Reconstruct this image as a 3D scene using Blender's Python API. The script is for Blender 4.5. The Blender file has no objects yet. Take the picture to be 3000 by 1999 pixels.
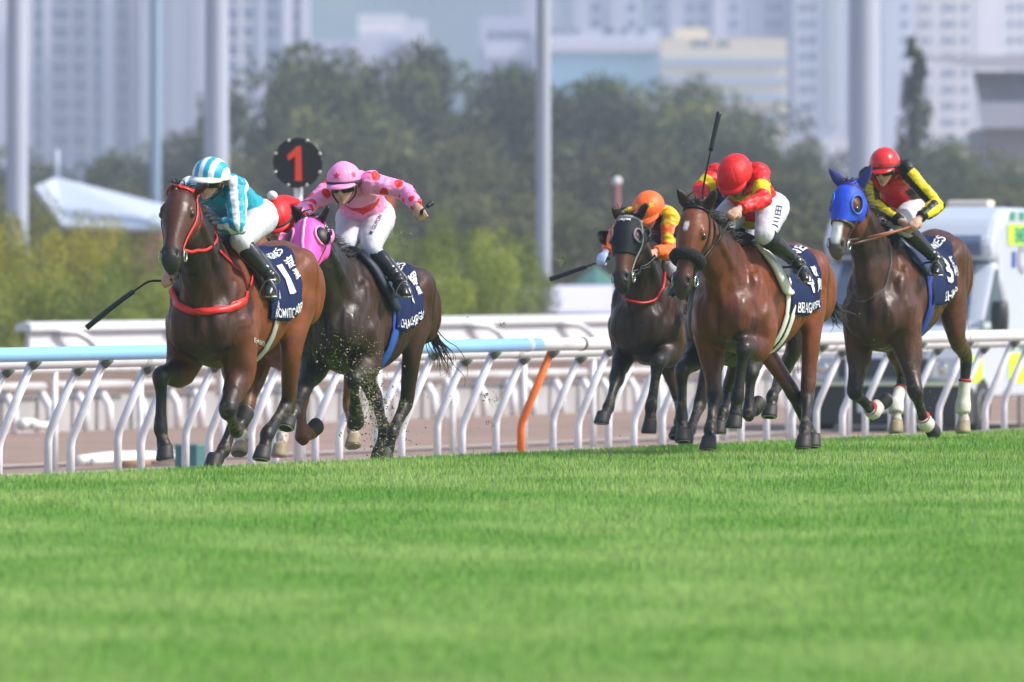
import bpy, bmesh, math, random
import numpy as np
from mathutils import Vector, Matrix, noise as mnoise
from mathutils.bvhtree import BVHTree

random.seed(7)
rng = np.random.default_rng(11)
scene = bpy.context.scene
COL = scene.collection

# ------------------------------------------------------------------ camera
HC = 1.32                    # lens height above the turf
FPX = 400.0 / 36.0 * 3000.0  # 400 mm lens, in photo pixels
HY = 775.0                   # photo row of the horizon
cam_d = bpy.data.cameras.new("camera")
cam_d.lens = 400.0
cam_d.sensor_width = 36.0
cam_d.clip_start = 0.5
cam_d.clip_end = 9000.0
cam_d.dof.use_dof = True
cam_d.dof.focus_distance = 76.5
cam_d.dof.aperture_fstop = 5.6
cam = bpy.data.objects.new("camera", cam_d)
COL.objects.link(cam)
cam.location = (0, 0, HC)
cam.rotation_euler = (math.radians(90) - math.atan((1000 - HY) / FPX), 0, 0)
scene.camera = cam

# ------------------------------------------------------------------ light
SUN_EL, SUN_AZ = 46.0, 102.0     # azimuth clockwise from +Y: the sun stands to the right, a little behind the lens
w = bpy.data.worlds.new("World")
scene.world = w
w.use_nodes = True
nt = w.node_tree
bg = nt.nodes["Background"]
sky = nt.nodes.new("ShaderNodeTexSky")
sky.sky_type = 'NISHITA'
sky.sun_disc = False
sky.sun_elevation = math.radians(SUN_EL)
sky.sun_rotation = math.radians(SUN_AZ)
sky.air_density = 1.0
sky.dust_density = 2.5
sky.ozone_density = 1.0
nt.links.new(sky.outputs[0], bg.inputs[0])
bg.inputs[1].default_value = 0.135
sl = bpy.data.lights.new("sun", 'SUN')
sl.energy = 3.2
sl.angle = math.radians(6.0)
sl.color = (1.0, 0.95, 0.88)
so = bpy.data.objects.new("sun", sl)
COL.objects.link(so)
_e, _a = math.radians(SUN_EL), math.radians(SUN_AZ)
SUN = Vector((math.sin(_a) * math.cos(_e), math.cos(_a) * math.cos(_e), math.sin(_e)))
so.rotation_euler = SUN.to_track_quat('Z', 'Y').to_euler()
so.location = (30, 0, 40)
scene.view_settings.view_transform = 'Standard'
scene.view_settings.look = 'None'
scene.view_settings.exposure = 0.60
scene.view_settings.gamma = 1.0
scene.render.engine = 'CYCLES'
scene.cycles.use_denoising = True
scene.cycles.max_bounces = 6
scene.cycles.volume_bounces = 1

# ------------------------------------------------------------------ helpers
CAM = np.array([0.0, 0.0, HC])
UP = np.array([0.0, 0.0, 1.0])

def ray(px, py):
    return np.array([(px - 1500) / FPX, 1.0, -(py - HY) / FPX])

def at(px, py, Y):
    return CAM + Y * ray(px, py)

def flat(px, py, z=0.0):
    return at(px, py, (HC - z) / ((py - HY) / FPX))

def A(*v):
    return np.array(v, float)

def nrm(v):
    v = np.asarray(v, float)
    return v / max(1e-9, np.linalg.norm(v))

def tag(o, label=None, cat=None, group=None, kind=None):
    if label: o['label'] = label
    if cat: o['category'] = cat
    if group: o['group'] = group
    if kind: o['kind'] = kind
    return o

def origin(o):
    p = np.zeros(3)
    while o is not None:
        p = p + np.array(o.location)
        o = o.parent
    return p

def empty(name, loc, label=None, cat=None, group=None):
    o = bpy.data.objects.new(name, None)
    o.empty_display_size = 0.2
    COL.objects.link(o)
    o.location = tuple(loc)
    return tag(o, label, cat, group)

class MB:
    """mesh builder in world coordinates"""
    def __init__(self):
        self.v, self.f, self.mi = [], [], []
        self.n = 0
    def add(self, verts, faces, mi=0):
        verts = np.asarray(verts, float).reshape(-1, 3)
        b = self.n
        self.v.append(verts); self.n += len(verts)
        self.f.extend([tuple(i + b for i in f) for f in faces])
        self.mi.extend([mi] * len(faces))
        return self
    def loft(self, rings, closed=True, caps=True, mi=0):
        rings = [np.asarray(r, float) for r in rings]
        n = len(rings[0]); m = len(rings)
        fs = []
        for i in range(m - 1):
            for j in range(n if closed else n - 1):
                k = (j + 1) % n
                fs.append((i * n + j, i * n + k, (i + 1) * n + k, (i + 1) * n + j))
        V = np.concatenate(rings)
        if caps:
            V = np.concatenate([V, rings[0].mean(0)[None], rings[-1].mean(0)[None]])
            c0, c1 = m * n, m * n + 1
            for j in range(n):
                k = (j + 1) % n
                fs.append((k, j, c0))
                fs.append(((m - 1) * n + j, (m - 1) * n + k, c1))
        return self.add(V, fs, mi)
    def tube(self, pts, r, n=8, side=None, ry=None, sub=1, caps=True, mi=0, ring=False):
        """tube through points; r along `side`, ry across it"""
        P = np.asarray(pts, float)
        m = len(P)
        r = np.full(m, r, float) if np.isscalar(r) else np.asarray(r, float)
        ry = r if ry is None else (np.full(m, ry, float) if np.isscalar(ry) else np.asarray(ry, float))
        if sub > 1 and not ring:
            D = catmull(np.concatenate([P, r[:, None], ry[:, None]], 1), sub)
            P, r, ry = D[:, :3], D[:, 3], D[:, 4]
            m = len(P)
        if ring:
            T = np.roll(P, -1, 0) - np.roll(P, 1, 0)
        else:
            T = np.gradient(P, axis=0)
        T /= np.maximum(1e-9, np.linalg.norm(T, axis=1))[:, None]
        prev = np.asarray(side if side is not None else (A(1, 0, 0) if abs(T[0][0]) < .8 else A(0, 0, 1)), float)
        rings = []
        th = np.linspace(0, 2 * np.pi, n, endpoint=False)
        for i in range(m):
            s = (np.asarray(side, float) if side is not None else prev)
            s = s - T[i] * s.dot(T[i])
            if np.linalg.norm(s) < 1e-3:
                s = prev - T[i] * prev.dot(T[i])
            s = nrm(s); prev = s
            o = np.cross(T[i], s)
            rings.append(P[i] + r[i] * np.cos(th)[:, None] * s + ry[i] * np.sin(th)[:, None] * o)
        if ring:
            rings.append(rings[0]); caps = False
        return self.loft(rings, caps=caps, mi=mi)
    def ell(self, c, rad, ax=None, n=12, m=8, mi=0):
        ax = np.eye(3) if ax is None else np.asarray(ax, float)
        V = [np.asarray(c) + ax[2] * rad[2]]
        for i in range(1, m):
            p = math.pi * i / m
            for j in range(n):
                t = 2 * math.pi * j / n
                V.append(np.asarray(c) + ax[0] * rad[0] * math.sin(p) * math.cos(t) + ax[1] * rad[1] * math.sin(p) * math.sin(t) + ax[2] * rad[2] * math.cos(p))
        V.append(np.asarray(c) - ax[2] * rad[2])
        fs = []
        for j in range(n):
            fs.append((0, 1 + j, 1 + (j + 1) % n))
            fs.append((len(V) - 1, 1 + (m - 2) * n + (j + 1) % n, 1 + (m - 2) * n + j))
        for i in range(m - 2):
            for j in range(n):
                k = (j + 1) % n
                fs.append((1 + i * n + j, 1 + (i + 1) * n + j, 1 + (i + 1) * n + k, 1 + i * n + k))
        return self.add(V, fs, mi)
    def box(self, c, half, ax=None, mi=0):
        ax = np.eye(3) if ax is None else np.asarray(ax, float)
        V = [np.asarray(c, float) + sx * half[0] * ax[0] + sy * half[1] * ax[1] + sz * half[2] * ax[2]
             for sx in (-1, 1) for sy in (-1, 1) for sz in (-1, 1)]
        return self.add(V, [(0, 1, 3, 2), (4, 6, 7, 5), (0, 4, 5, 1), (2, 3, 7, 6), (0, 2, 6, 4), (1, 5, 7, 3)], mi)
    def mesh(self, name, off=None, smooth=True):
        V = np.concatenate(self.v) if self.v else np.zeros((0, 3))
        if off is not None: V = V - off
        me = bpy.data.meshes.new(name)
        me.from_pydata(V.tolist(), [], self.f)
        if any(self.mi):
            me.polygons.foreach_set('material_index', self.mi)
        if smooth: me.polygons.foreach_set('use_smooth', [True] * len(me.polygons))
        me.update()
        return me

def catmull(D, sub):
    D = np.asarray(D, float)
    n = len(D)
    out = []
    for i in range(n - 1):
        p0, p1, p2, p3 = D[max(0, i - 1)], D[i], D[i + 1], D[min(n - 1, i + 2)]
        for k in range(sub):
            t = k / sub
            out.append(0.5 * ((2 * p1) + (-p0 + p2) * t + (2 * p0 - 5 * p1 + 4 * p2 - p3) * t * t + (-p0 + 3 * p1 - 3 * p2 + p3) * t ** 3))
    out.append(D[-1])
    return np.array(out)

def obj(name, mb, mats, parent=None, label=None, cat=None, group=None, kind=None, smooth=True, bevel=0):
    base = origin(parent) if parent is not None else None
    if isinstance(mb, bpy.types.Mesh):
        me = mb
        if base is not None:
            me.transform(Matrix.Translation(Vector(-base)))
        loc = (0, 0, 0)
    else:
        if parent is None:
            V = np.concatenate(mb.v)
            base = A((V[:, 0].min() + V[:, 0].max()) / 2, (V[:, 1].min() + V[:, 1].max()) / 2, V[:, 2].min())
            loc = tuple(base)
        else:
            loc = (0, 0, 0)
        me = mb.mesh(name, base, smooth)
    me.name = name
    for m in (mats if isinstance(mats, (list, tuple)) else [mats]):
        me.materials.append(m)
    o = bpy.data.objects.new(name, me)
    COL.objects.link(o)
    o.location = loc
    if parent is not None: o.parent = parent
    if bevel:
        b = o.modifiers.new('bevel', 'BEVEL'); b.width = bevel; b.segments = 2
        b.limit_method = 'ANGLE'
    return tag(o, label, cat, group, kind)

def remesh(mb, voxel, iters=4, fac=0.5, name='body'):
    me = mb.mesh('tmp')
    bm = bmesh.new(); bm.from_mesh(me)
    bmesh.ops.recalc_face_normals(bm, faces=bm.faces)
    bm.to_mesh(me); bm.free()
    o = bpy.data.objects.new('tmp', me); COL.objects.link(o)
    r = o.modifiers.new('r', 'REMESH'); r.mode = 'VOXEL'; r.voxel_size = voxel; r.use_smooth_shade = True
    if iters:
        s = o.modifiers.new('s', 'SMOOTH'); s.factor = fac; s.iterations = iters
    dg = bpy.context.evaluated_depsgraph_get()
    new = bpy.data.meshes.new_from_object(o.evaluated_get(dg))
    bpy.data.objects.remove(o); bpy.data.meshes.remove(me)
    new.name = name
    new.polygons.foreach_set('use_smooth', [True] * len(new.polygons))
    return new

def verts(me):
    a = np.empty(len(me.vertices) * 3); me.vertices.foreach_get('co', a)
    return a.reshape(-1, 3)

def set_verts(me, V):
    me.vertices.foreach_set('co', np.asarray(V).ravel()); me.update()

def normals(me):
    a = np.empty(len(me.vertices) * 3); me.vertex_normals.foreach_get('vector', a)
    return a.reshape(-1, 3)

def paint(me, C, name='col'):
    c = me.color_attributes.new(name, 'FLOAT_COLOR', 'POINT')
    C = np.asarray(C, float)
    c.data.foreach_set('color', np.concatenate([C, np.ones((len(C), 1))], 1).ravel())

def relax(me, V, mask, iters):
    """Laplacian smoothing weighted by mask"""
    e = np.empty(len(me.edges) * 2, np.int32); me.edges.foreach_get('vertices', e); e = e.reshape(-1, 2)
    n = len(V)
    deg = np.bincount(e.ravel(), minlength=n).astype(float)
    for _ in range(iters):
        acc = np.stack([np.bincount(e[:, 0], V[e[:, 1], k], n) + np.bincount(e[:, 1], V[e[:, 0], k], n) for k in range(3)], 1)
        V = V + (acc / np.maximum(deg, 1)[:, None] - V) * (.6 * mask)[:, None]
    return V

def bvh(me):
    V = [Vector(v) for v in verts(me)]
    return BVHTree.FromPolygons(V, [tuple(p.vertices) for p in me.polygons])

def hit(tree, px, py):
    """where the sight line through a photo pixel meets the surface"""
    d = Vector(ray(px, py)); d.normalize()
    loc, nor, i, dist = tree.ray_cast(Vector(CAM), d)
    if loc is None: return None, None
    nor = np.array(nor)
    if nor.dot(np.array(d)) > 0: nor = -nor
    return np.array(loc), nor

def near(tree, p, off=0.0):
    loc, nor, i, dist = tree.find_nearest(Vector(p))
    if loc is None:
        return np.asarray(p, float), A(0, 0, 1)
    return np.array(loc) + np.array(nor) * off, np.array(nor)

def vnoise(P, scale, seed=0.0):
    return np.array([mnoise.noise(Vector((p[0] * scale + seed, p[1] * scale - seed, p[2] * scale + 2 * seed))) for p in P])

def smoothstep(a, b, x):
    t = np.clip((x - a) / (b - a), 0, 1)
    return t * t * (3 - 2 * t)

def mix(c0, c1, t):
    t = np.asarray(t)[..., None]
    return np.asarray(c0) * (1 - t) + np.asarray(c1) * t

# ------------------------------------------------------------------ materials
MATS = {}
def mat(name, color=(.5, .5, .5), rough=.6, metal=0.0, var=0.0, vscale=8.0, bump=0.0, bscale=40.0, attr=None, spec=.5, coat=0.0, alpha=1.0, emit=0.0, sheen=0.0, dirt=None, trans=0.0, randobj=0.0):
    if name in MATS: return MATS[name]
    m = bpy.data.materials.new(name)
    m.use_nodes = True
    t = m.node_tree; N = t.nodes; L = t.links
    b = N["Principled BSDF"]
    b.inputs['Roughness'].default_value = rough
    b.inputs['Metallic'].default_value = metal
    b.inputs['Specular IOR Level'].default_value = spec
    b.inputs['Coat Weight'].default_value = coat
    b.inputs['Sheen Weight'].default_value = sheen
    b.inputs['Alpha'].default_value = alpha
    b.inputs['Transmission Weight'].default_value = trans
    tc = N.new('ShaderNodeTexCoord')
    if attr:
        a = N.new('ShaderNodeAttribute'); a.attribute_name = attr
        col = a.outputs['Color']
    else:
        r = N.new('ShaderNodeRGB'); r.outputs[0].default_value = (*color, 1)
        col = r.outputs[0]
    if var > 0:
        nz = N.new('ShaderNodeTexNoise'); nz.inputs['Scale'].default_value = vscale; nz.inputs['Detail'].default_value = 4
        L.new(tc.outputs['Object'], nz.inputs['Vector'])
        mr = N.new('ShaderNodeMapRange')
        mr.inputs['From Min'].default_value = .25; mr.inputs['From Max'].default_value = .75
        mr.inputs['To Min'].default_value = 1 - var; mr.inputs['To Max'].default_value = 1 + var
        L.new(nz.outputs['Fac'], mr.inputs['Value'])
        mx = N.new('ShaderNodeMix'); mx.data_type = 'RGBA'; mx.blend_type = 'MULTIPLY'
        mx.inputs['Factor'].default_value = 1
        L.new(col, mx.inputs['A']); L.new(mr.outputs['Result'], mx.inputs['B'])
        col = mx.outputs['Result']
    if dirt:
        nz = N.new('ShaderNodeTexNoise'); nz.inputs['Scale'].default_value = dirt[2]; nz.inputs['Detail'].default_value = 6
        L.new(tc.outputs['Object'], nz.inputs['Vector'])
        mr = N.new('ShaderNodeMapRange'); mr.inputs['From Min'].default_value = .5; mr.inputs['From Max'].default_value = .75
        mr.inputs['To Max'].default_value = dirt[1]
        L.new(nz.outputs['Fac'], mr.inputs['Value'])
        mx = N.new('ShaderNodeMix'); mx.data_type = 'RGBA'
        L.new(mr.outputs['Result'], mx.inputs['Factor'])
        L.new(col, mx.inputs['A']); mx.inputs['B'].default_value = (*dirt[0], 1)
        col = mx.outputs['Result']
    if randobj > 0:
        oi = N.new('ShaderNodeObjectInfo')
        mr = N.new('ShaderNodeMapRange'); mr.inputs['To Min'].default_value = 1 - randobj; mr.inputs['To Max'].default_value = 1 + randobj
        L.new(oi.outputs['Random'], mr.inputs['Value'])
        mx = N.new('ShaderNodeMix'); mx.data_type = 'RGBA'; mx.blend_type = 'MULTIPLY'; mx.inputs['Factor'].default_value = 1
        L.new(col, mx.inputs['A']); L.new(mr.outputs['Result'], mx.inputs['B'])
        col = mx.outputs['Result']
    L.new(col, b.inputs['Base Color'])
    if emit > 0:
        L.new(col, b.inputs['Emission Color']); b.inputs['Emission Strength'].default_value = emit
    if bump > 0:
        nz = N.new('ShaderNodeTexNoise'); nz.inputs['Scale'].default_value = bscale; nz.inputs['Detail'].default_value = 5
        L.new(tc.outputs['Object'], nz.inputs['Vector'])
        bp = N.new('ShaderNodeBump'); bp.inputs['Strength'].default_value = bump; bp.inputs['Distance'].default_value = .02
        L.new(nz.outputs['Fac'], bp.inputs['Height']); L.new(bp.outputs['Normal'], b.inputs['Normal'])
    MATS[name] = m
    return m

def text_mesh(body, size=1.0, bold=0.0, spacing=1.0):
    """flat text as a mesh in the XY plane, left edge at 0, baseline at 0; size = cap height"""
    c = bpy.data.curves.new('txt', 'FONT')
    c.body = body; c.size = size / 0.7; c.offset = bold; c.space_character = spacing; c.resolution_u = 3
    o = bpy.data.objects.new('txt', c); COL.objects.link(o)
    dg = bpy.context.evaluated_depsgraph_get()
    me = bpy.data.meshes.new_from_object(o.evaluated_get(dg))
    bpy.data.objects.remove(o); bpy.data.curves.remove(c)
    bm = bmesh.new(); bm.from_mesh(me)
    bmesh.ops.triangulate(bm, faces=bm.faces)
    for _ in range(1):
        bmesh.ops.subdivide_edges(bm, edges=bm.edges, cuts=1, use_grid_fill=True)
    V = np.array([v.co[:] for v in bm.verts]) if len(bm.verts) else np.zeros((0, 3))
    bm.verts.index_update()
    Fc = [tuple(v.index for v in f.verts) for f in bm.faces]
    bm.free(); bpy.data.meshes.remove(me)
    return V, Fc

# ================================================================== the ground
TH0 = math.radians(20.2)
D0 = A(math.sin(TH0), math.cos(TH0), 0)      # along the rails, away from the lens
Q0 = A(math.cos(TH0), -math.sin(TH0), 0)     # across them, towards the turf
E0 = A(-3.16, 70.2, 0)                       # a point on the brow of the turf
def gq(along, q, z=0.0):
    return E0 + D0 * along + Q0 * q + UP * z

def along_at(px, q, z=0.0):
    """distance along a line of constant q that shows at photo column px"""
    k = (px - 1500) / FPX
    b = E0 + Q0 * q
    return (k * b[1] - b[0]) / (D0[0] - k * D0[1])

m_turf = mat('turf_soil', (.14, .24, .03), .9, var=.25, vscale=.8)
m_ground = mat('ground_soil', (.26, .20, .17), .95, var=.18, vscale=.25, bump=.3, bscale=2.0)
m_dirt = mat('dirt', (.27, .18, .14), .95, var=.22, vscale=.5, bump=.6, bscale=2.5)
m_pale = mat('pale_sand', (.55, .5, .44), .9, var=.2, vscale=1.5)
m_dirt2 = mat('harrowed_sand', (.40, .34, .31), .95, var=.25, vscale=2.0)

def strip(name, prof, mats, kind='structure', a0=-400, a1=3000, n=60, label=None):
    mb = MB()
    al = np.concatenate([np.linspace(a0, -30, 6), np.linspace(-28, 90, 90), np.linspace(100, a1, 20)])
    rings = [np.array([gq(a, q, z) for q, z in prof]) for a in al]
    mb.loft(rings, closed=False, caps=False)
    return obj(name, mb, mats, kind=kind)

strip('turf', [(200, 0), (40, 0), (6, 0), (1.5, 0), (.4, 0), (0, -.004), (-.35, -.02), (-1.0, -.07)], m_turf)
strip('ground', [(-.9, -.075), (-2.5, -.22), (-4.8, -.36), (-6.6, -.44), (-10, -.62), (-14, -.75), (-20, -.8), (-60, -.8), (-400, -.8), (-3000, -.8)], m_ground)
strip('dirt_track', [(-16.6, -.776), (-20, -.77), (-24, -.76), (-28, -.77)], m_dirt)
strip('verge', [(-14.0, -.742), (-16.4, -.768)], m_pale)
strip('track_line', [(-17.9, -.758), (-18.5, -.758)], m_dirt2)

# grass: short blades over the part of the turf near the picture
def make_grass():
    N = 660000
    Y = np.sqrt(rng.uniform(31.0 ** 2, 93.0 ** 2, N))
    X = rng.uniform(-.066, .066, N) * Y
    rel = np.stack([X - E0[0], Y - E0[1]], 1)
    q = rel @ Q0[:2]
    al = rel @ D0[:2]
    keep = (q > -.55)
    X, Y, q = X[keep], Y[keep], q[keep]
    n = len(X)
    z0 = np.where(q > 0, 0, q * .06)
    h = rng.uniform(.018, .04, n) * (1 - .3 * (q < -.2))
    h = np.where(rng.uniform(0, 1, n) < .02, h * rng.uniform(1.4, 2.1, n), h)
    wd = rng.uniform(.0015, .0028, n) * np.clip(Y / 70, .8, 1.2)
    ang = rng.uniform(0, 2 * np.pi, n)
    lean = rng.uniform(0, .022, n); la = rng.uniform(0, 2 * np.pi, n)
    V = np.empty((n, 3, 3))
    V[:, 0, 0] = X - wd * np.cos(ang); V[:, 0, 1] = Y - wd * np.sin(ang); V[:, 0, 2] = z0 - .004
    V[:, 1, 0] = X + wd * np.cos(ang); V[:, 1, 1] = Y + wd * np.sin(ang); V[:, 1, 2] = z0 - .004
    V[:, 2, 0] = X + lean * np.cos(la); V[:, 2, 1] = Y + lean * np.sin(la); V[:, 2, 2] = z0 + h
    me = bpy.data.meshes.new('grass')
    me.vertices.add(n * 3); me.loops.add(n * 3); me.polygons.add(n)
    me.vertices.foreach_set('co', V.ravel())
    me.loops.foreach_set('vertex_index', np.arange(n * 3, dtype=np.int32))
    me.polygons.foreach_set('loop_start', np.arange(0, n * 3, 3, dtype=np.int32))
    me.update(calc_edges=True)
    base = np.array([.185, .41, .055])
    alt = np.array([.30, .52, .07])
    t = rng.uniform(0, 1, n) ** 2
    c = base[None] * (1 - t[:, None]) + alt[None] * t[:, None]
    pale = rng.uniform(0, 1, n) < .05
    c[pale] = [.42, .52, .24]
    amp = np.clip((Y - 56) / 20, .08, 1)
    c = base[None] * 1.12 * (1 - amp[:, None]) + c * amp[:, None]
    c *= (1 + (rng.uniform(.82, 1.16, n) - 1) * amp)[:, None]
    c = np.repeat(c, 3, 0)
    paint(me, c)
    m = bpy.data.materials.new('grass_blades'); m.use_nodes = True
    t_ = m.node_tree; Nn = t_.nodes; L = t_.links
    b = Nn['Principled BSDF']; b.inputs['Roughness'].default_value = .5
    b.inputs['Specular IOR Level'].default_value = .3
    at_ = Nn.new('ShaderNodeAttribute'); at_.attribute_name = 'col'
    geo = Nn.new('ShaderNodeNewGeometry')
    mp = Nn.new('ShaderNodeMapping'); mp.inputs['Scale'].default_value = (.9, .38, 1)
    L.new(geo.outputs['Position'], mp.inputs['Vector'])
    nz = Nn.new('ShaderNodeTexNoise'); nz.inputs['Scale'].default_value = .8; nz.inputs['Detail'].default_value = 3
    L.new(mp.outputs[0], nz.inputs['Vector'])
    cr = Nn.new('ShaderNodeValToRGB')
    cr.color_ramp.elements[0].position = .40; cr.color_ramp.elements[0].color = (.68, .86, .6, 1)
    cr.color_ramp.elements[1].position = .63; cr.color_ramp.elements[1].color = (1.6, 1.24, 2.1, 1)
    L.new(nz.outputs['Fac'], cr.inputs['Fac'])
    mx = Nn.new('ShaderNodeMix'); mx.data_type = 'RGBA'; mx.blend_type = 'MULTIPLY'; mx.inputs['Factor'].default_value = 1
    L.new(at_.outputs['Color'], mx.inputs['A']); L.new(cr.outputs['Color'], mx.inputs['B'])
    L.new(mx.outputs['Result'], b.inputs['Base Color'])
    vm = Nn.new('ShaderNodeVectorMath'); vm.operation = 'MULTIPLY'; vm.inputs[1].default_value = (.35, .35, .35)
    L.new(geo.outputs['Normal'], vm.inputs[0])
    va = Nn.new('ShaderNodeVectorMath'); va.operation = 'ADD'; va.inputs[1].default_value = (0, -.15, .8)
    L.new(vm.outputs[0], va.inputs[0])
    vn = Nn.new('ShaderNodeVectorMath'); vn.operation = 'NORMALIZE'; L.new(va.outputs[0], vn.inputs[0])
    L.new(vn.outputs[0], b.inputs['Normal'])
    tr = Nn.new('ShaderNodeBsdfTranslucent'); L.new(mx.outputs['Result'], tr.inputs['Color'])
    ms = Nn.new('ShaderNodeMixShader'); ms.inputs[0].default_value = .2
    L.new(b.outputs[0], ms.inputs[1]); L.new(tr.outputs[0], ms.inputs[2])
    L.new(ms.outputs[0], Nn['Material Output'].inputs['Surface'])
    me.materials.append(m)
    o = bpy.data.objects.new('grass', me); COL.objects.link(o)
    tag(o, 'short bright green turf grass covering the racecourse', 'grass', kind='stuff')
make_grass()

# ================================================================== rails
m_white = mat('white_plastic', (.70, .70, .72), .35, spec=.5, dirt=((.45, .42, .36), .35, 3.0))
m_whitep = mat('white_post', (.80, .80, .84), .4, randobj=.06, dirt=((.4, .38, .33), .5, 5.0))
m_blue = mat('blue_plastic', (.26, .55, .86), .3, spec=.6, var=.05, vscale=2)
m_orange = mat('orange_plastic', (.85, .17, .02), .4, dirt=((.35, .12, .05), .5, 6.0))
m_clip = mat('dark_clip', (.10, .13, .10), .6)

def post_mesh(q, zb, zbend, ztop, over, r):
    b = gq(0, q)
    pts = [b - Q0 * over + UP * zb, b - Q0 * over + UP * (zbend - .05), b - Q0 * (over * .965) + UP * (zbend + .01),
           b - Q0 * (over * .88) + UP * (zbend + .07), b - Q0 * .02 + UP * ztop]
    return pts
def make_rail(name, label, q, zc, zb, sub, post_px, over, L, px0, px1, orange_px=None, blue_to=None, group=None, rr=.055, pr=.0325, zbend=.0):
    root = empty(name, gq(along_at(px0, q), q, zb), label, 'running rail', group)
    a0, a1 = along_at(px0, q), along_at(px1, q)
    def seg(u0, u1, m, lab=None, nm='rail_tube'):
        mb = MB()
        n = max(2, int((u1 - u0) / 1.5))
        mb.tube([gq(u, q, zc) for u in np.linspace(u0, u1, n)], rr, n=20)
        o = obj(nm, mb, m, root)
        if lab: o['label'] = lab
        return o
    if blue_to is not None:
        ab = along_at(blue_to, q)
        seg(a0, ab, m_blue, 'light blue top tube')
        seg(ab + .002, a1, m_white, 'white top tube')
        for px_ in (1545, 1702):
            ua = along_at(px_, q)
            mb = MB(); mb.tube([gq(ua - .03, q, zc), gq(ua + .03, q, zc)], rr + .004, n=20)
            obj('joint_sleeve', mb, m_white if px_ < 1600 else m_clip, root)
    else:
        seg(a0, a1, m_white)
    fs = None
    for k in range(14):
        us = (along_at(1900, q) if blue_to is not None else along_at(-200, q)) + 4.2 * k
        if us > a1: break
        if fs is None:
            mb = MB(); mb.tube([gq(us - .05, q, zc), gq(us + .05, q, zc)], rr + .003, n=20)
            fs = (obj('joint_sleeve', mb, mat('grubby_white', (.50, .50, .48), .5, dirt=((.2, .18, .14), .8, 9.0)), root), us)
        else:
            o = fs[0].copy(); COL.objects.link(o); o.parent = root; o.location = tuple(D0 * (us - fs[1]))
    proto = None
    a = along_at(post_px, q)
    k0 = int((a0 - a) / L) - 0
    k = k0
    while a + k * L < a1:
        u = a + k * L; k += 1
        if u < a0: continue
        pts = post_mesh(q, zb, zbend, zc - rr * .6, over, pr)
        px_here = 1500 + FPX * gq(u, q)[0] / gq(u, q)[1]
        is_or = orange_px is not None and abs(px_here - orange_px) < 45
        if proto is None or is_or:
            mb = MB(); mb.tube([p + D0 * u for p in pts], pr, n=12, sub=1, side=D0)
            o = obj('post', mb, m_orange if is_or else m_whitep, root)
            mc = MB(); mc.tube([gq(u, q - .035, zc - rr - .035), gq(u, q + .02, zc - rr * .7)], pr * 1.15, n=10)
            cl = obj('clip', mc, m_clip, o)
            if is_or: o['label'] = 'orange marker post'
            else: proto = (o, cl, u)
        else:
            o = proto[0].copy(); COL.objects.link(o); o.parent = root
            o.location = tuple(D0 * (u - proto[2]))
            c = proto[1].copy(); COL.objects.link(c); c.parent = o
    return root
make_rail('running_rail', 'nearer running rail behind the horses, light blue tube turning white past the orange post', -5.07, .655, -.40, 3, 105, .30, 1.4, -380, 3500, orange_px=1590, blue_to=1578, group='running rails')
make_rail('running_rail', 'all white running rail standing just behind the blue and white one', -6.1, .575, -.44, 3, 236, .27, 1.42, -380, 3500, group='running rails')

# inner dirt rail on straight posts
def straight_rail():
    q = -16.9
    root = empty('running_rail', gq(along_at(160, q), q, -.8), 'thin white rail on straight posts beside the dirt track', 'running rail', 'running rails')
    mb = MB(); mb.tube([gq(u, q, .27) for u in np.linspace(along_at(-500, q), along_at(3600, q), 40)], .05, n=10)
    obj('rail_tube', mb, m_white, root)
    L = 2.3
    a = along_at(160, q)
    first = None
    for k in range(-3, 34):
        u = a + k * L
        if first is None:
            mb = MB(); mb.tube([gq(u, q, -.8), gq(u, q, .27)], .033, n=8)
            first = (obj('post', mb, m_whitep, root), u)
        else:
            o = first[0].copy(); COL.objects.link(o); o.parent = root
            o.location = tuple(D0 * (u - first[1]))
straight_rail()

# low far barrier of the dirt track: concrete wall, posts and slack rail
m_conc = mat('pale_concrete', (.38, .37, .38), .85, var=.28, vscale=.8, dirt=((.30, .30, .27), .6, .9))
m_brown = mat('brown_shade', (.19, .135, .115), .9, var=.25, vscale=.6)  # brown that stands for ground in the shadow of the hedges
def far_barrier():
    q = -27.2
    root = empty('barrier_wall', gq(0, q, -.8), 'low stained pale concrete wall with short white posts beyond the dirt track', 'wall')
    mb = MB()
    u0, u1 = along_at(-700, q), along_at(3700, q)
    us = np.linspace(u0, u1, 60)
    prof = [(-.12, -.8), (-.12, -.33), (.12, -.33), (.12, -.8)]
    mb.loft([np.array([gq(u, q + a, z) for a, z in prof]) for u in us], caps=True)
    obj('wall', mb, m_conc, root, smooth=False)
    mb = MB()
    for k in range(0, 22):
        ua = u0 + (u1 - u0) * k / 22; ub = ua + (u1 - u0) / 22 * .86
        mb.tube([gq(ua, q + .22, -.19), gq(ub, q + .22, -.2)], .06, n=8)
    obj('top_rail', mb, mat('weathered_white', (.55, .53, .53), .5, dirt=((.3, .27, .24), .6, 1.5)), root)
    first = None
    k = 0
    u = u0
    while u < u1 and k < 95:
        if first is None:
            mb = MB(); mb.tube([gq(u, q + .30, -.8), gq(u, q + .28, -.45), gq(u, q + .12, -.2)], .055, n=8)
            first = (obj('post', mb, m_whitep, root), u)
        else:
            o = first[0].copy(); COL.objects.link(o); o.parent = root
            o.location = tuple(D0 * (u - first[1]))
        u += 1.15 if k % 3 else .8
        k += 1
far_barrier()
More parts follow.
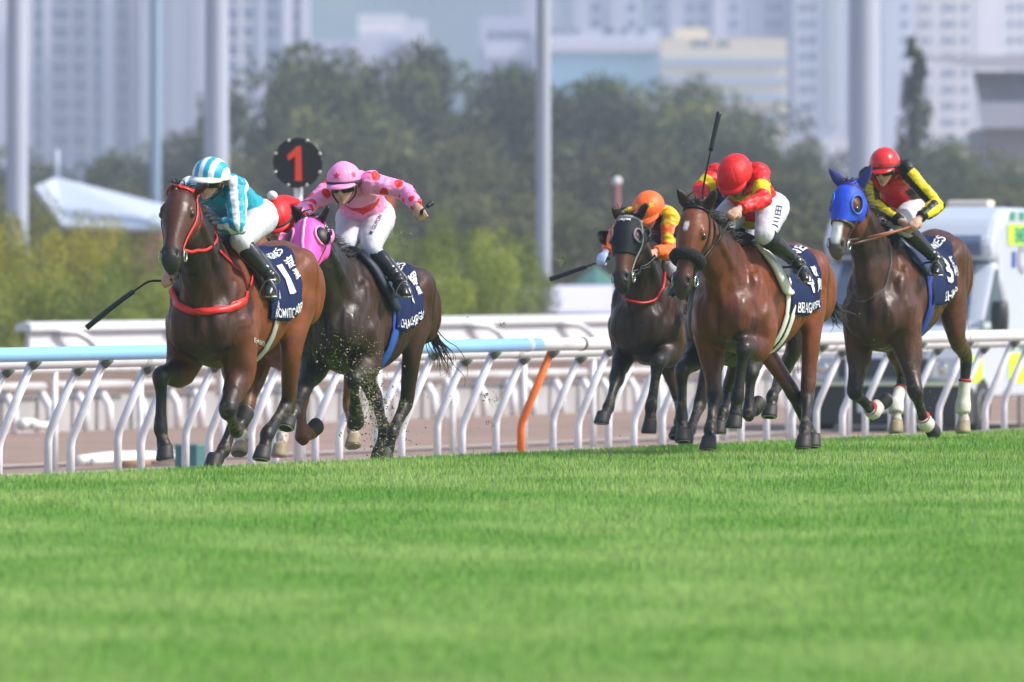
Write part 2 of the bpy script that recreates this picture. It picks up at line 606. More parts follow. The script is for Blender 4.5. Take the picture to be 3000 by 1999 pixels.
def brown_strip():
    q = -29.2
    mb = MB()
    us = np.linspace(along_at(-800, q), along_at(3700, q), 40)
    mb.loft([np.array([gq(u, q + a, z + .02 * math.sin(u)) for a, z in [(0, -.8), (0, -.02), (-.5, .0), (-.5, -.8)]]) for u in us], caps=True)
    obj('shade_strip', mb, m_brown, None, 'dark brown timber edging bank behind the low concrete wall', 'edging', smooth=False)  # added strip, its dark colour stands for hedge shadow on the ground
brown_strip()
# tall fascia rail of the far track with gooseneck posts
def fascia_rail():
    th = math.radians(18.4)
    d = A(math.sin(th), math.cos(th), 0); p = A(math.cos(th), -math.sin(th), 0)
    o0 = at(65, 985, 150.0); o0[2] = 0
    root = empty('running_rail', o0 - UP * .8, 'tall white fascia rail on curved posts in front of the hedges', 'running rail', 'running rails')
    mb = MB()
    L1 = 60
    mb.loft([np.array([o0 + d * u + p * a + UP * z for a, z in [(-.10, .44), (-.10, .52), (.02, .56), (.12, .53), (.12, .44)]]) for u in np.linspace(0, L1, 12)], caps=True)
    obj('rail_cap', mb, m_white, root, smooth=False)
    mb = MB()
    mb.loft([np.array([o0 + d * u + p * a + UP * z for a, z in [(-.03, .17), (-.03, .437), (.03, .437), (.03, .17)]]) for u in np.linspace(0.2, L1, 12)], caps=True)
    obj('fascia_panel', mb, mat('fascia_white', (.74, .72, .76), .5, var=.06, vscale=.5), root, smooth=False)
    first = None
    for k in range(14):
        u = 1.0 + k * 4.3
        if first is None:
            pts = [o0 + d * u + p * .1 + UP * .45, o0 + d * u + p * .22 + UP * .40 + d * .5, o0 + d * (u + .95) + p * .3 + UP * .22, o0 + d * (u + 1.15) + p * .32 - UP * .1, o0 + d * (u + 1.2) + p * .32 - UP * .8]
            mb = MB(); mb.tube(pts, .05, n=8, sub=4)
            first = (obj('post', mb, m_whitep, root), u)
        else:
            o = first[0].copy(); COL.objects.link(o); o.parent = root
            o.location = tuple(d * (u - first[1]))
fascia_rail()

# loose things on the sand
def loose():
    m = mat('white_pipe', (.78, .77, .74), .45, dirt=((.5, .42, .36), .6, 4))
    def bar(x0, y0, x1, y1, r, lab):
        a, b = flat(x0, y0, -.72), flat(x1, y1, -.72)
        mb = MB(); mb.tube([a + UP * r, a * .5 + b * .5 + UP * (r + .02), b + UP * r], r, n=10, sub=3)
        mb.tube([a + UP * r * .9 + Q0 * .15, b + UP * r * .9 + Q0 * .2], r * .7, n=8)
        obj('pipe_section', mb, m, None, lab, 'pipe', 'white pipe sections lying on the sand')
    bar(232, 1366, 452, 1352, .055, 'longest white pipe section lying on the sand behind the blue rail')
    bar(60, 1264, 104, 1263, .07, 'short white pipe section lying by the low concrete wall at the left')
    bar(452, 1342, 520, 1352, .05, 'white pipe section lying crooked beside the front legs of the leading horse')
    b = flat(398, 1372, -.75)
    mb = MB(); mb.tube([b - A(.16, 0, -.04), b + A(.14, .1, .05)], .035, n=8)
    obj('wooden_stake', mb, mat('brown_wood', (.33, .17, .10), .8, var=.2), None, 'brown wooden stake lying beside the white pipe on the sand', 'stake')
    c = flat(562, 1378, -.75)
    s = FPX / c[1]
    root = empty('utility_box', c, 'dark green utility box on the sand behind the blue rail', 'box')
    ax = [D0 * 0 + A(.97, -.25, 0), A(.25, .97, 0), UP]
    hw = 34 / s
    mb = MB(); mb.box(c + UP * (36 / s), (hw, .22, 36 / s), ax)
    obj('body', mb, mat('teal_paint', (.03, .11, .12), .5, var=.15, vscale=6), root, smooth=False, bevel=.012)
    mb = MB(); mb.box(c + UP * (36 / s + 37 / s), (hw * 1.03, .23, .012), ax)
    obj('lid', mb, mat('teal_lid', (.10, .19, .19), .5), root, smooth=False, bevel=.004)
loose()

# the number post
def number_post():
    Y = 108.0
    s = FPX / Y
    c = at(873, 478, Y)
    root = empty('marker_post', (c[0], c[1], -.8), 'round black marker sign with a red number 1 on a white pole', 'sign')
    mb = MB(); mb.tube([A(c[0], c[1] + .06, -.8), A(c[0], c[1] + .06, c[2])], 13 / s, n=14)
    obj('pole', mb, m_white, root)
    f = nrm(A(-.10, -1, 0.02)); r = nrm(np.cross(f, UP)) * -1; r = nrm(A(1, -.10, 0)); u = nrm(np.cross(r, f)) * -1
    u = UP
    R = 74 / s
    mb = MB()
    th = np.linspace(0, 2 * np.pi, 64, endpoint=False)
    rr = R * (1 + .0 * th)
    for i in range(64):
        if i % 8 == 2: rr[i] *= .965
    ring = lambda k, off: np.array([c + r * (rr[i] * k * math.cos(th[i])) + u * (rr[i] * k * math.sin(th[i])) + f * off for i in range(64)])
    mb.loft([ring(.98, -.02), ring(1, -.012), ring(1, .012), ring(.97, .02)], caps=True)
    obj('disc', mb, mat('black_disc', (.018, .018, .022), .45, spec=.4), root, smooth=False)
    P = [(-.34, .18), (-.05, .62), (.16, .62), (.16, -.62), (-.1, -.62), (-.1, .26), (-.3, .06)]
    P = [(-.42, .27), (-.02, .66), (.14, .66), (.17, -.72), (-.10, -.72), (-.10, .26), (-.36, .08)]
    V = [c + r * (x * R) + u * (y * R) + f * (.024) for x, y in P] + [c + r * (x * R) + u * (y * R) + f * (.034) for x, y in P]
    n = len(P)
    mb = MB(); mb.add(V, [tuple(range(n, 2 * n))] + [(i, (i + 1) % n, n + (i + 1) % n, n + i) for i in range(n)])
    obj('numeral', mb, mat('red_numeral', (.85, .06, .025), .5), root, smooth=False)
    bolt = None
    for k in range(8):
        t = math.radians(22 + 45 * k)
        if bolt is None:
            mb = MB(); mb.ell(c + r * R * .95 * math.cos(t) + u * R * .95 * math.sin(t) + f * .022, (.016, .016, .016))
            bolt = (obj('bolt', mb, mat('steel', (.6, .6, .58), .3, metal=1), root), t)
        else:
            o = bolt[0].copy(); COL.objects.link(o); o.parent = root
            o.location = tuple(r * R * .95 * (math.cos(t) - math.cos(bolt[1])) + u * R * .95 * (math.sin(t) - math.sin(bolt[1])))
number_post()

# ================================================================== trees and hedges
def crown_mesh(name, seed, n, shape):
    r = np.random.default_rng(seed)
    lobes = []
    if shape == 'round':
        for _ in range(16):
            t = r.uniform(0, 2 * np.pi); k = r.uniform(0, 1) ** .6
            lobes.append((k * .36 * math.cos(t), k * .36 * math.sin(t), r.uniform(.3, .86), r.uniform(.13, .26)))
    elif shape == 'tall':
        for _ in range(16):
            z = r.uniform(.25, .95); k = (1 - z) * .55 + .08
            t = r.uniform(0, 2 * np.pi)
            lobes.append((k * .5 * math.cos(t), k * .5 * math.sin(t), z, .08 + k * .32))
    elif shape == 'cone':
        for i in range(34):
            z = .06 + .92 * i / 33; k = (1 - z) * .17 + .025
            t = r.uniform(0, 2 * np.pi)
            lobes.append((k * .9 * math.cos(t), k * .9 * math.sin(t), z, k * 1.05))
    else:  # bush
        for _ in range(18):
            t = r.uniform(0, 2 * np.pi); k = r.uniform(0, 1) ** .5
            z = r.uniform(.12, .85)
            lobes.append((k * .40 * math.cos(t), k * .40 * math.sin(t), z * (1 - .3 * k), r.uniform(.14, .24)))
    L = np.array(lobes)
    pick = r.integers(0, len(L), n)
    d = r.normal(size=(n, 3)); d /= np.linalg.norm(d, axis=1)[:, None]
    rad = r.uniform(.35, 1.0, n) ** .5
    C = L[pick, :3] + d * (L[pick, 3] * rad)[:, None] * np.array([1, 1, .85])
    z0, z1 = np.percentile(C[:, 2], [1, 98.5]); zb_ = {'round': .16, 'tall': .10, 'cone': .03, 'bush': .0}[shape]
    C[:, 2] = zb_ + (C[:, 2] - z0) / (z1 - z0) * (1 - zb_)
    ext = np.percentile(np.abs(C[:, :2]), 96)
    C[:, :2] *= (.18 if shape == 'cone' else .48) / ext
    sz = r.uniform(.010, .024, n) * {'cone': .7, 'bush': .68}.get(shape, 1.0)
    a = r.normal(size=(n, 3)); a /= np.linalg.norm(a, axis=1)[:, None]
    b = np.cross(a, r.normal(size=(n, 3))); b /= np.linalg.norm(b, axis=1)[:, None]
    q = np.stack([C + a * sz[:, None], C + b * sz[:, None] * .6, C - a * sz[:, None], C - b * sz[:, None] * .6], 1)
    me = bpy.data.meshes.new(name)
    me.from_pydata(q.reshape(-1, 3).tolist(), [], [(4 * i, 4 * i + 1, 4 * i + 2, 4 * i + 3) for i in range(n)])
    g = np.clip(.5 + .5 * (L[pick, 3] - .16) * 3 + r.normal(size=n) * .22, .1, 1.0)
    lobe_t = r.uniform(.25, 1.5, len(L))[pick]
    paint(me, np.repeat(np.stack([g * lobe_t, g, r.uniform(0, 1, n)], 1), 4, 0))
    return me

def leaf_mat(name, c0, c1):
    m = bpy.data.materials.new(name); m.use_nodes = True
    t = m.node_tree; N = t.nodes; L = t.links
    b = N['Principled BSDF']; b.inputs['Roughness'].default_value = .6; b.inputs['Specular IOR Level'].default_value = .3
    a = N.new('ShaderNodeAttribute'); a.attribute_name = 'col'
    sp = N.new('ShaderNodeSeparateColor'); L.new(a.outputs['Color'], sp.inputs[0])
    mx = N.new('ShaderNodeMix'); mx.data_type = 'RGBA'
    mx.inputs['A'].default_value = (*c0, 1); mx.inputs['B'].default_value = (*c1, 1)
    L.new(sp.outputs[0], mx.inputs['Factor'])
    oi = N.new('ShaderNodeObjectInfo')
    mr = N.new('ShaderNodeMapRange'); mr.inputs['To Min'].default_value = .75; mr.inputs['To Max'].default_value = 1.25
    L.new(oi.outputs['Random'], mr.inputs['Value'])
    m2 = N.new('ShaderNodeMix'); m2.data_type = 'RGBA'; m2.blend_type = 'MULTIPLY'; m2.inputs['Factor'].default_value = 1
    L.new(mx.outputs['Result'], m2.inputs['A']); L.new(mr.outputs['Result'], m2.inputs['B'])
    L.new(m2.outputs['Result'], b.inputs['Base Color'])
    tr = N.new('ShaderNodeBsdfTranslucent'); L.new(m2.outputs['Result'], tr.inputs['Color'])
    ms = N.new('ShaderNodeMixShader'); ms.inputs[0].default_value = .25
    L.new(b.outputs[0], ms.inputs[1]); L.new(tr.outputs[0], ms.inputs[2])
    L.new(ms.outputs[0], N['Material Output'].inputs['Surface'])
    return m
m_leaf = leaf_mat('leaves_dark', (.034, .056, .026), (.20, .215, .07))
m_leaf2 = leaf_mat('leaves_grey', (.06, .07, .038), (.20, .20, .085))
m_leafy = leaf_mat('leaves_yellow', (.15, .175, .03), (.58, .54, .07))
m_leafg = leaf_mat('leaves_green', (.10, .155, .03), (.42, .46, .07))
m_bark = mat('bark', (.10, .085, .07), .9, var=.3, vscale=3)
CROWNS = {k: [] for k in ('round', 'tall', 'cone', 'bush')}
for k, nn, cnt in (('round', 9000, 3), ('tall', 6000, 2), ('cone', 5000, 1), ('bush', 15000, 3)):
    for i in range(cnt):
        CROWNS[k].append(crown_mesh('crown', 100 + i * 7 + len(k), nn, k))
TRUNKS = {}
def trunk_mesh(kind):
    if kind in TRUNKS: return TRUNKS[kind]
    mb = MB()
    top = {'round': .6, 'tall': .8, 'cone': .93, 'bush': .4}[kind]
    mb.tube([A(0, 0, 0), A(.01, 0, top * .4), A(-.01, .01, top)], [.03, .02, .006], n=8, sub=3)
    for k in range(7 if kind != 'cone' else 0):
        t = k * 2.4; z = .16 + .06 * k
        mb.tube([A(0, 0, z * top / .6 * .8), A(.14 * math.cos(t), .14 * math.sin(t), z + .12), A(.26 * math.cos(t), .26 * math.sin(t), z + .3)], [.012, .008, .003], n=6, sub=2)
    TRUNKS[kind] = mb.mesh('trunk'); TRUNKS[kind].materials.append(m_bark)
    return TRUNKS[kind]
TN = [0]
def tree(name, px, pytop, Y, wpx, kind, leaf, label, cat, group, zb=-.8):
    s = FPX / Y
    H = HC - (pytop - HY) / s - zb
    wd = wpx / s
    X = (px - 1500) / s
    root = empty(name, (X, Y, zb), label, cat, group)
    src = CROWNS[kind][TN[0] % len(CROWNS[kind])]; TN[0] += 1
    key = leaf.name
    me = src.get('m_' + key)
    cm = bpy.data.meshes.get(src.name + '_' + key)
    if cm is None:
        cm = src.copy(); cm.name = src.name + '_' + key; cm.materials.clear(); cm.materials.append(leaf)
    c = bpy.data.objects.new('crown', cm); COL.objects.link(c); c.parent = root
    wd *= 1.22 if cat == 'tree' else 1.0
    c.scale = (wd / .95, wd / .95, H); c.rotation_euler = (0, 0, TN[0] * 1.7)
    if kind == 'cone': c.scale = (wd / .36, wd / .36, H)
    t = bpy.data.objects.new('trunk', trunk_mesh(kind)); COL.objects.link(t); t.parent = root
    t.scale = (H, H, H) if kind != 'bush' else (H * .6, H * .6, H)
    return root

# silhouettes read along the skyline: (column, top row, distance, width, kind, what sets it apart)
G = 'trees behind the course'
ROW = [
 (-60, 455, 560, 330, 'round', 'dark tree cut by the left edge of the photo, below the apartment towers'),
 (150, 500, 470, 330, 'round', 'dark tree standing behind the white tent peak'),
 (330, 470, 560, 300, 'round', 'dark tree between the two left light columns, below the towers'),
 (520, 425, 550, 260, 'round', 'dark tree behind the thin blue light column'),
 (640, 410, 520, 250, 'round', 'dark tree behind the thick light column over the striped helmet'),
 (790, 285, 540, 330, 'round', 'tall dark tree at the left end of the high tree mass'),
 (925, 158, 545, 330, 'tall', 'tallest dark tree of the mass with a spiky top, above the pink jockey'),
 (1010, 205, 520, 380, 'round', 'broad dark tree in the middle of the mass, right of the spiky one'),
 (1150, 195, 560, 380, 'round', 'rounded dark tree just below the white office block'),
 (1240, 150, 575, 240, 'tall', 'narrow dark tree top rising left of the grey light column'),
 (1390, 225, 560, 340, 'round', 'dark tree below the lilac office building, left of the grey light column'),
 (1500, 215, 575, 260, 'tall', 'pointed dark tree just left of the blue glass frontage'),
 (1660, 265, 560, 300, 'tall', 'pointed tree just right of the grey light column'),
 (1760, 245, 575, 280, 'tall', 'pointed tree in front of the blue glass frontage'),
 (1880, 265, 560, 340, 'round', 'dense tree in front of the cream building, left end'),
 (2030, 310, 540, 340, 'round', 'dense tree behind the raised whip'),
 (2170, 345, 520, 260, 'round', 'tree directly above the plain red helmet'),
 (870, 245, 525, 300, 'round', 'dark tree filling the dip left of the spiky tree top'),
 (1085, 215, 570, 300, 'round', 'dark tree filling the dip between the middle trees'),
 (1320, 235, 575, 280, 'round', 'dark tree filling the dip just left of the grey light column'),
 (1585, 268, 570, 280, 'round', 'dark tree directly behind the upper part of the grey light column'),
 (1960, 285, 565, 280, 'round', 'dark tree below the left end of the cream building'),
 (2100, 325, 555, 280, 'round', 'dark tree below the right end of the cream building'),
 (2300, 430, 520, 190, 'round', 'low tree between the plain red helmet and the blue hood'),
 (2385, 425, 545, 110, 'tall', 'small pointed tree left of the pale right light column'),
 (2470, 455, 520, 200, 'round', 'low tree behind the blue ears'),
 (2790, 430, 500, 260, 'round', 'dark tree to the right of the cypress'),
 (2930, 470, 480, 260, 'round', 'dark tree at the right edge below the grandstand'),
 (2640, 460, 470, 240, 'round', 'dark tree at the foot of the cypress'),
]
for px, top, Y, wd, kind, lab in ROW:
    tree('tree', px, top, Y, wd, kind, m_leaf, lab, 'tree', G)
tree('cypress_tree', 2680, 128, 470, 140, 'cone', m_leaf, 'slender dark cypress rising above the jockey in black and yellow sleeves', 'tree', G)
ROW2 = [
 (40, 560, 420, 300, 'low grey green tree behind the yellow hedge at the left edge'),
 (260, 600, 400, 320, 'low grey green tree under the white tent roof'),
 (440, 560, 430, 260, 'low grey green tree left of the striped helmet'),
 (760, 470, 430, 300, 'grey green tree behind the round number sign'),
 (980, 440, 420, 320, 'grey green tree behind the pink helmet'),
 (1200, 470, 400, 320, 'grey green tree above the outstretched pink sleeve'),
 (1400, 430, 430, 300, 'grey green tree left of the grey light column'),
 (1560, 500, 380, 300, 'grey green tree behind the foot of the grey light column'),
 (1720, 450, 420, 300, 'grey green tree behind the red marker pole'),
 (1900, 430, 430, 300, 'grey green tree behind the orange helmet'),
 (2080, 470, 400, 300, 'grey green tree behind the whip hand of the jockey in red and yellow'),
 (2300, 510, 390, 300, 'grey green tree behind the back of the jockey in red and yellow'),
 (2480, 540, 390, 260, 'grey green tree behind the blue hood'),
 (2760, 540, 390, 320, 'grey green tree above the ambulance roof'),
 (2960, 560, 380, 300, 'grey green tree above the ambulance box body'),
 (1330, 590, 330, 330, 'olive shrub tree behind the yellow green bushes'),
 (1720, 610, 330, 330, 'olive shrub tree behind the orange sleeve'),
 (1560, 650, 310, 260, 'olive shrub tree above the pale pavilion roof'),
 (2340, 610, 320, 330, 'olive shrub tree between the two right hand riders'),
 (2140, 600, 330, 300, 'olive shrub tree hidden mostly by the jockey in red and yellow'),
 (1900, 640, 320, 300, 'olive shrub tree behind the horse in the black mask'),
]
for px, top, Y, wd, lab in ROW2:
    tree('tree', px, top, Y, wd, 'round', m_leaf2, lab, 'tree', 'lower trees in front of the tree mass')
HB = [
 (20, 655, 205, 250, 'yellowish bush at the left edge of the photo'),
 (105, 632, 212, 210, 'tallest yellow bush, at the foot of the left light column'),
 (215, 672, 200, 240, 'yellow bush under the left end of the white tent'),
 (330, 668, 206, 230, 'yellow bush behind the lower end of the striped jockey\'s whip'),
 (440, 690, 196, 250, 'green bush just left of the leading horse\'s head'),
 (560, 690, 204, 260, 'green bush behind the head of the leading horse'),
 (90, 800, 186, 300, 'low bush over the broken end of the fascia rail'),
 (290, 820, 184, 300, 'low bush in front of the yellow hedge, above the blue rail'),
 (480, 830, 186, 260, 'low bush behind the chest of the leading horse'),
 (1060, 640, 230, 240, 'green bush behind the pink jockey\'s white breeches'),
 (1190, 690, 212, 260, 'yellow green bush behind the rump of the pink hooded horse'),
 (1330, 668, 220, 250, 'yellow green bush with the roundest top, right of the pink hooded horse'),
 (1440, 700, 215, 230, 'yellow green bush at the right end, next to the pale pavilion roof'),
 (1525, 745, 222, 200, 'smallest green bush at the foot of the grey light column'),
 (1290, 810, 190, 330, 'low bush above the fascia rail, behind the dark horse\'s tail'),
 (1120, 820, 196, 280, 'low bush mostly hidden by the pink hooded horse'),
]
for px, top, Y, wd, lab in HB:
    tree('bush', px, top, Y, wd, 'bush', m_leafy if px < 420 and top < 760 else m_leafg, lab, 'bush', 'yellow green bushes behind the far rail')

# ================================================================== light columns, tents and small far things
m_col = mat('column_grey', (.40, .44, .54), .5, var=.04, vscale=.3)
m_colb = mat('column_blue', (.26, .37, .50), .5, var=.04, vscale=.3)
def column(px, wpx, Y, base, lab, m=m_col, top=-400):
    s = FPX / Y
    X = (px - 1500) / s
    zt = HC - (top - HY) / s
    root = empty('light_column', (X, Y, -.8), lab, 'light column', 'floodlight columns')
    r = wpx / s / 2
    mb = MB(); mb.tube([A(X, Y, -.8), A(X, Y, zt * .5), A(X, Y, zt)], [r * 1.05, r, r * .9], n=20, sub=2)
    obj('shaft', mb, m, root)
    mb = MB(); mb.tube([A(X, Y, -.8), A(X, Y, -.3)], r * 1.6, n=20)
    obj('base_collar', mb, m, root)
    mb = MB()
    for i in range(3):
        mb.box(A(X, Y - r, zt + .4 + i * .9), (r * 3.2, .25, .35))
    obj('lamp_head', mb, m, root, smooth=False)
column(50, 62, 300, 640, 'pale grey light column at the left edge rising from the yellow hedge')
column(456, 30, 420, 610, 'thinnest bluish light column above the leading horse', m_colb)
column(634, 70, 330, 500, 'thick pale light column directly behind the striped helmet')
column(1592, 42, 250, 830, 'grey light column in the middle of the photo, in front of the trees', mat('column_mid', (.36, .40, .47), .5))
column(2532, 92, 360, 530, 'widest pale light column behind the blue hooded horse')

def tent():
    Y = 330; s = FPX / Y
    root = empty('tent', ((300 - 1500) / s, Y, -.8), 'white tent roof with a long slope behind the left hedge', 'tent')
    P = lambda x, y, dy=0: at(x, y, Y + dy)
    pk = P(165, 520, 4)
    ring = [P(105, 545, 0), P(185, 660, 0), P(480, 668, 0), P(520, 610, 9), P(300, 560, 10), P(120, 540, 8)]
    mb = MB(); n = len(ring)
    V = [pk, P(450, 606, 5)] + ring
    mb.add(V, [(0, 2, 3), (0, 3, 4), (0, 4, 1), (1, 4, 5), (0, 1, 5), (0, 5, 6), (0, 6, 7), (0, 7, 2)])
    o = obj('roof', mb, mat('tent_white', (.44, .50, .60), .6, var=.04, vscale=.3), root, smooth=False)
    so_ = o.modifiers.new('solid', 'SOLIDIFY'); so_.thickness = .12
    mb = MB(); mb.tube([P(165, 530, 4), P(165, 440, 4)], 9 / s, n=10)
    obj('mast', mb, m_col, root)
    mb = MB()
    a, b = P(190, 664, 2), P(475, 670, 2)
    mb.loft([np.array([a + A(0, 0, -.0), b, b + A(0, 7, 0), a + A(0, 7, 0)]), np.array([A(a[0], a[1], -.8), A(b[0], b[1], -.8), A(b[0], b[1] + 7, -.8), A(a[0], a[1] + 7, -.8)])])
    obj('wall', mb, mat('brick_red', (.30, .13, .09), .9, var=.2, vscale=1.0), root, smooth=False)
tent()
def pavilion():
    Y = 290; s = FPX / Y
    P = lambda x, y, dy=0: at(x, y, Y + dy)
    root = empty('pavilion', tuple(P(1650, 940)[:2]) + (-.8,), 'low pavilion with a pale lilac roof behind the fascia rail', 'building')
    mb = MB()
    f = [P(1450, 838), P(1500, 912), P(2000, 914), P(2000, 838)]
    mb.loft([np.array([P(1480, 916, 0), P(2010, 918, 0), P(2010, 918, 12), P(1480, 916, 12)]),
             np.array([P(1440, 838, 3), P(2010, 836, 3), P(2010, 836, 9), P(1440, 838, 9)])])
    obj('roof', mb, mat('lilac_roof', (.60, .58, .72), .5, var=.08, vscale=.5), root, smooth=False)
    a, b = P(1490, 921, 1), P(1990, 922, 1)
    mb = MB(); mb.loft([np.array([a, b, b + A(0, 9, 0), a + A(0, 9, 0)]), np.array([A(a[0], a[1], -.8), A(b[0], b[1], -.8), A(b[0], b[1] + 9, -.8), A(a[0], a[1] + 9, -.8)])])
    obj('wall', mb, mat('brown_wall', (.22, .15, .13), .9, var=.2), root, smooth=False)
    # green canopy behind it
    Y2 = 305
    c = at(1745, 800, Y2); s2 = FPX / Y2
    root = empty('parasol', (c[0], c[1], -.8), 'dark green parasol above the pale pavilion roof', 'parasol')
    mb = MB()
    ring = lambda r, z: np.array([A(c[0] + r * math.cos(t), c[1] + r * math.sin(t), z) for t in np.linspace(0, 2 * np.pi, 8, endpoint=False)])
    zt = HC - (782 - HY) / s2; zb_ = HC - (836 - HY) / s2
    mb.loft([ring(.03, zt), ring(75 / s2, zb_), ring(70 / s2, zb_ - .02)])
    obj('canopy', mb, mat('green_canvas', (.05, .16, .14), .8), root, smooth=False)
    mb = MB(); mb.tube([A(c[0], c[1], -.8), A(c[0], c[1], zt)], .04)
    obj('pole', mb, m_col, root)
pavilion()
def marker_poles():
    Y = 230; s = FPX / Y
    c = at(1808, 532, Y)
    root = empty('marker_post', (c[0], c[1], -.8), 'slim red pole with a white ball top behind the orange helmet', 'marker post')
    mb = MB(); mb.tube([A(c[0], c[1], -.8), A(c[0], c[1], c[2])], 9 / s)
    obj('pole', mb, mat('dull_red', (.22, .07, .07), .6), root)
    mb = MB(); mb.ell(c, (14 / s, 14 / s, 14 / s))
    obj('ball', mb, m_white, root)
    c = at(1141, 596, Y + 10)
    root = empty('marker_post', (c[0], c[1], -.8), 'slim pole with an orange panel beside the pink jockey\'s back', 'marker post')
    mb = MB(); mb.box(c, (14 / s, .03, 20 / s))
    obj('panel', mb, m_orange, root, smooth=False, bevel=.01)
    mb = MB(); mb.tube([A(c[0], c[1] + .06, -.8), A(c[0], c[1] + .06, c[2])], 4 / s)
    obj('pole', mb, m_white, root)
marker_poles()

# ================================================================== the city
m_win = mat('window_glass', (.025, .045, .10), .25, spec=.6, randobj=.35)
m_winb = mat('window_blue', (.07, .11, .20), .3, randobj=.25)
def slab(mb, x0, x1, yt, yb, Y, depth, zb=-.8):
    """block whose front fills photo columns x0..x1 up to row yt"""
    s = FPX / Y
    X0, X1 = (x0 - 1500) / s, (x1 - 1500) / s
    zt = HC - (yt - HY) / s
    z0 = zb if yb is None else HC - (yb - HY) / s
    mb.box(A((X0 + X1) / 2, Y + depth / 2, (zt + z0) / 2), ((X1 - X0) / 2, depth / 2, (zt - z0) / 2))
    return mb
def building(label, Y, x0, x1, yt, wallc, fins=(), wins=None, bands=(), group=None, depth=18, cat='building', wm=None, roofbox=None, name='apartment_tower'):
    s = FPX / Y
    root = empty(name, (((x0 + x1) / 2 - 1500) / s, Y, -.8), label, cat, group)
    wmat = mat('wall_%d_%d_%d' % tuple(int(c * 99) for c in wallc), wallc, .85, var=.06, vscale=.05)
    obj('wall', slab(MB(), x0, x1, yt, None, Y, depth), wmat, root, smooth=False)
    for (a, b, c, y0, y1, pro) in fins:
        fm = mat('fin_%d_%d_%d' % tuple(int(v * 99) for v in c), c, .8, var=.05, vscale=.05)
        obj('pier', slab(MB(), a, b, y0, y1, Y - pro, pro - .02), fm, root, smooth=False)
    first = {}
    if wins:
        for (cols, rows, w_, h_, m_, frame) in wins:
            for cx in cols:
                for ry_ in rows:
                    key = (w_, h_, m_.name)
                    X, Z = (cx - 1500) / s, HC - (ry_ - HY) / s
                    if key not in first:
                        mb = MB(); mb.box(A(X, Y - .06, Z), (w_ / s / 2, .05, h_ / s / 2))
                        o = obj('window', mb, m_, root, smooth=False)
                        si = None
                        if frame:
                            mb = MB(); mb.box(A(X, Y - .3, Z - h_ / s / 2 - .25), (w_ / s / 2 + .35, .3, .22))
                            si = obj('sill', mb, frame, o, smooth=False)
                        first[key] = (o, X, Z, si)
                    else:
                        o = first[key][0].copy(); COL.objects.link(o); o.parent = root
                        o.location = (X - first[key][1], 0, Z - first[key][2])
                        if first[key][3] is not None:
                            si = first[key][3].copy(); COL.objects.link(si); si.parent = o
    if roofbox:
        obj('roof_block', slab(MB(), roofbox[0], roofbox[1], roofbox[2], yt, Y + 2, depth * .5), wmat, root, smooth=False)
    return root
W1 = (.54, .56, .68); W2 = (.33, .36, .47); W3 = (.45, .42, .44)
mslab = mat('slab_edge', (.68, .66, .68), .8)
GT = 'apartment towers'
rows = list(range(-60, 430, 53))
T = 1900
building('pale apartment tower cut by the left edge of the photo', T, -220, 34, -380, W1, fins=[(-20, 10, (.7, .7, .74), -380, None, 1.5)], wins=[((-120, -60), rows, 30, 28, m_win, mslab)], group=GT)
building('apartment tower with paired dark windows in white frames, left of the thin blue column', T + 20, 62, 308, -380, W2,
         fins=[(66, 96, (.70, .70, .76), -380, None, 2.0), (302, 334, (.72, .72, .78), -380, None, 2.5), (128, 150, (.62, .62, .68), -380, None, 1.2), (202, 212, (.6, .6, .66), -380, None, 1.0), (254, 272, (.62, .62, .67), -380, None, 1.2)],
         wins=[((178,), rows, 42, 26, m_win, mslab), ((233,), rows, 34, 26, m_win, mslab), ((110,), rows, 22, 34, m_winb, None), ((286,), rows, 22, 30, m_winb, None)], group=GT)
building('brownish apartment tower slice just left of the thin blue column', T + 30, 336, 412, -380, (.33, .33, .40),
         fins=[(380, 398, (.60, .56, .56), -380, None, 1.0)], wins=[((358,), rows, 28, 30, m_win, None)], group=GT)
building('pale apartment tower with two dark window stripes behind the thin blue column', T - 10, 440, 600, -380, (.54, .54, .62),
         fins=[(498, 532, (.38, .40, .47), -380, 392, .6), (562, 590, (.42, .43, .50), -380, 392, .6)], wins=[((515,), rows, 28, 30, m_win, None), ((576,), rows, 22, 26, m_win, None)], group=GT)
building('bluish apartment tower right of the thick light column with a white corner strip', T + 10, 655, 892, -380, (.31, .35, .47),
         fins=[(830, 858, (.72, .72, .78), -380, None, 1.5), (700, 712, (.66, .66, .72), -380, None, .8), (762, 776, (.66, .66, .72), -380, None, .8), (882, 910, (.66, .68, .74), -380, None, 1.2)],
         wins=[((685, 728), rows, 24, 26, m_win, mslab), ((798,), rows, 36, 30, m_winb, None), ((868,), rows, 20, 40, m_win, None)], group=GT)
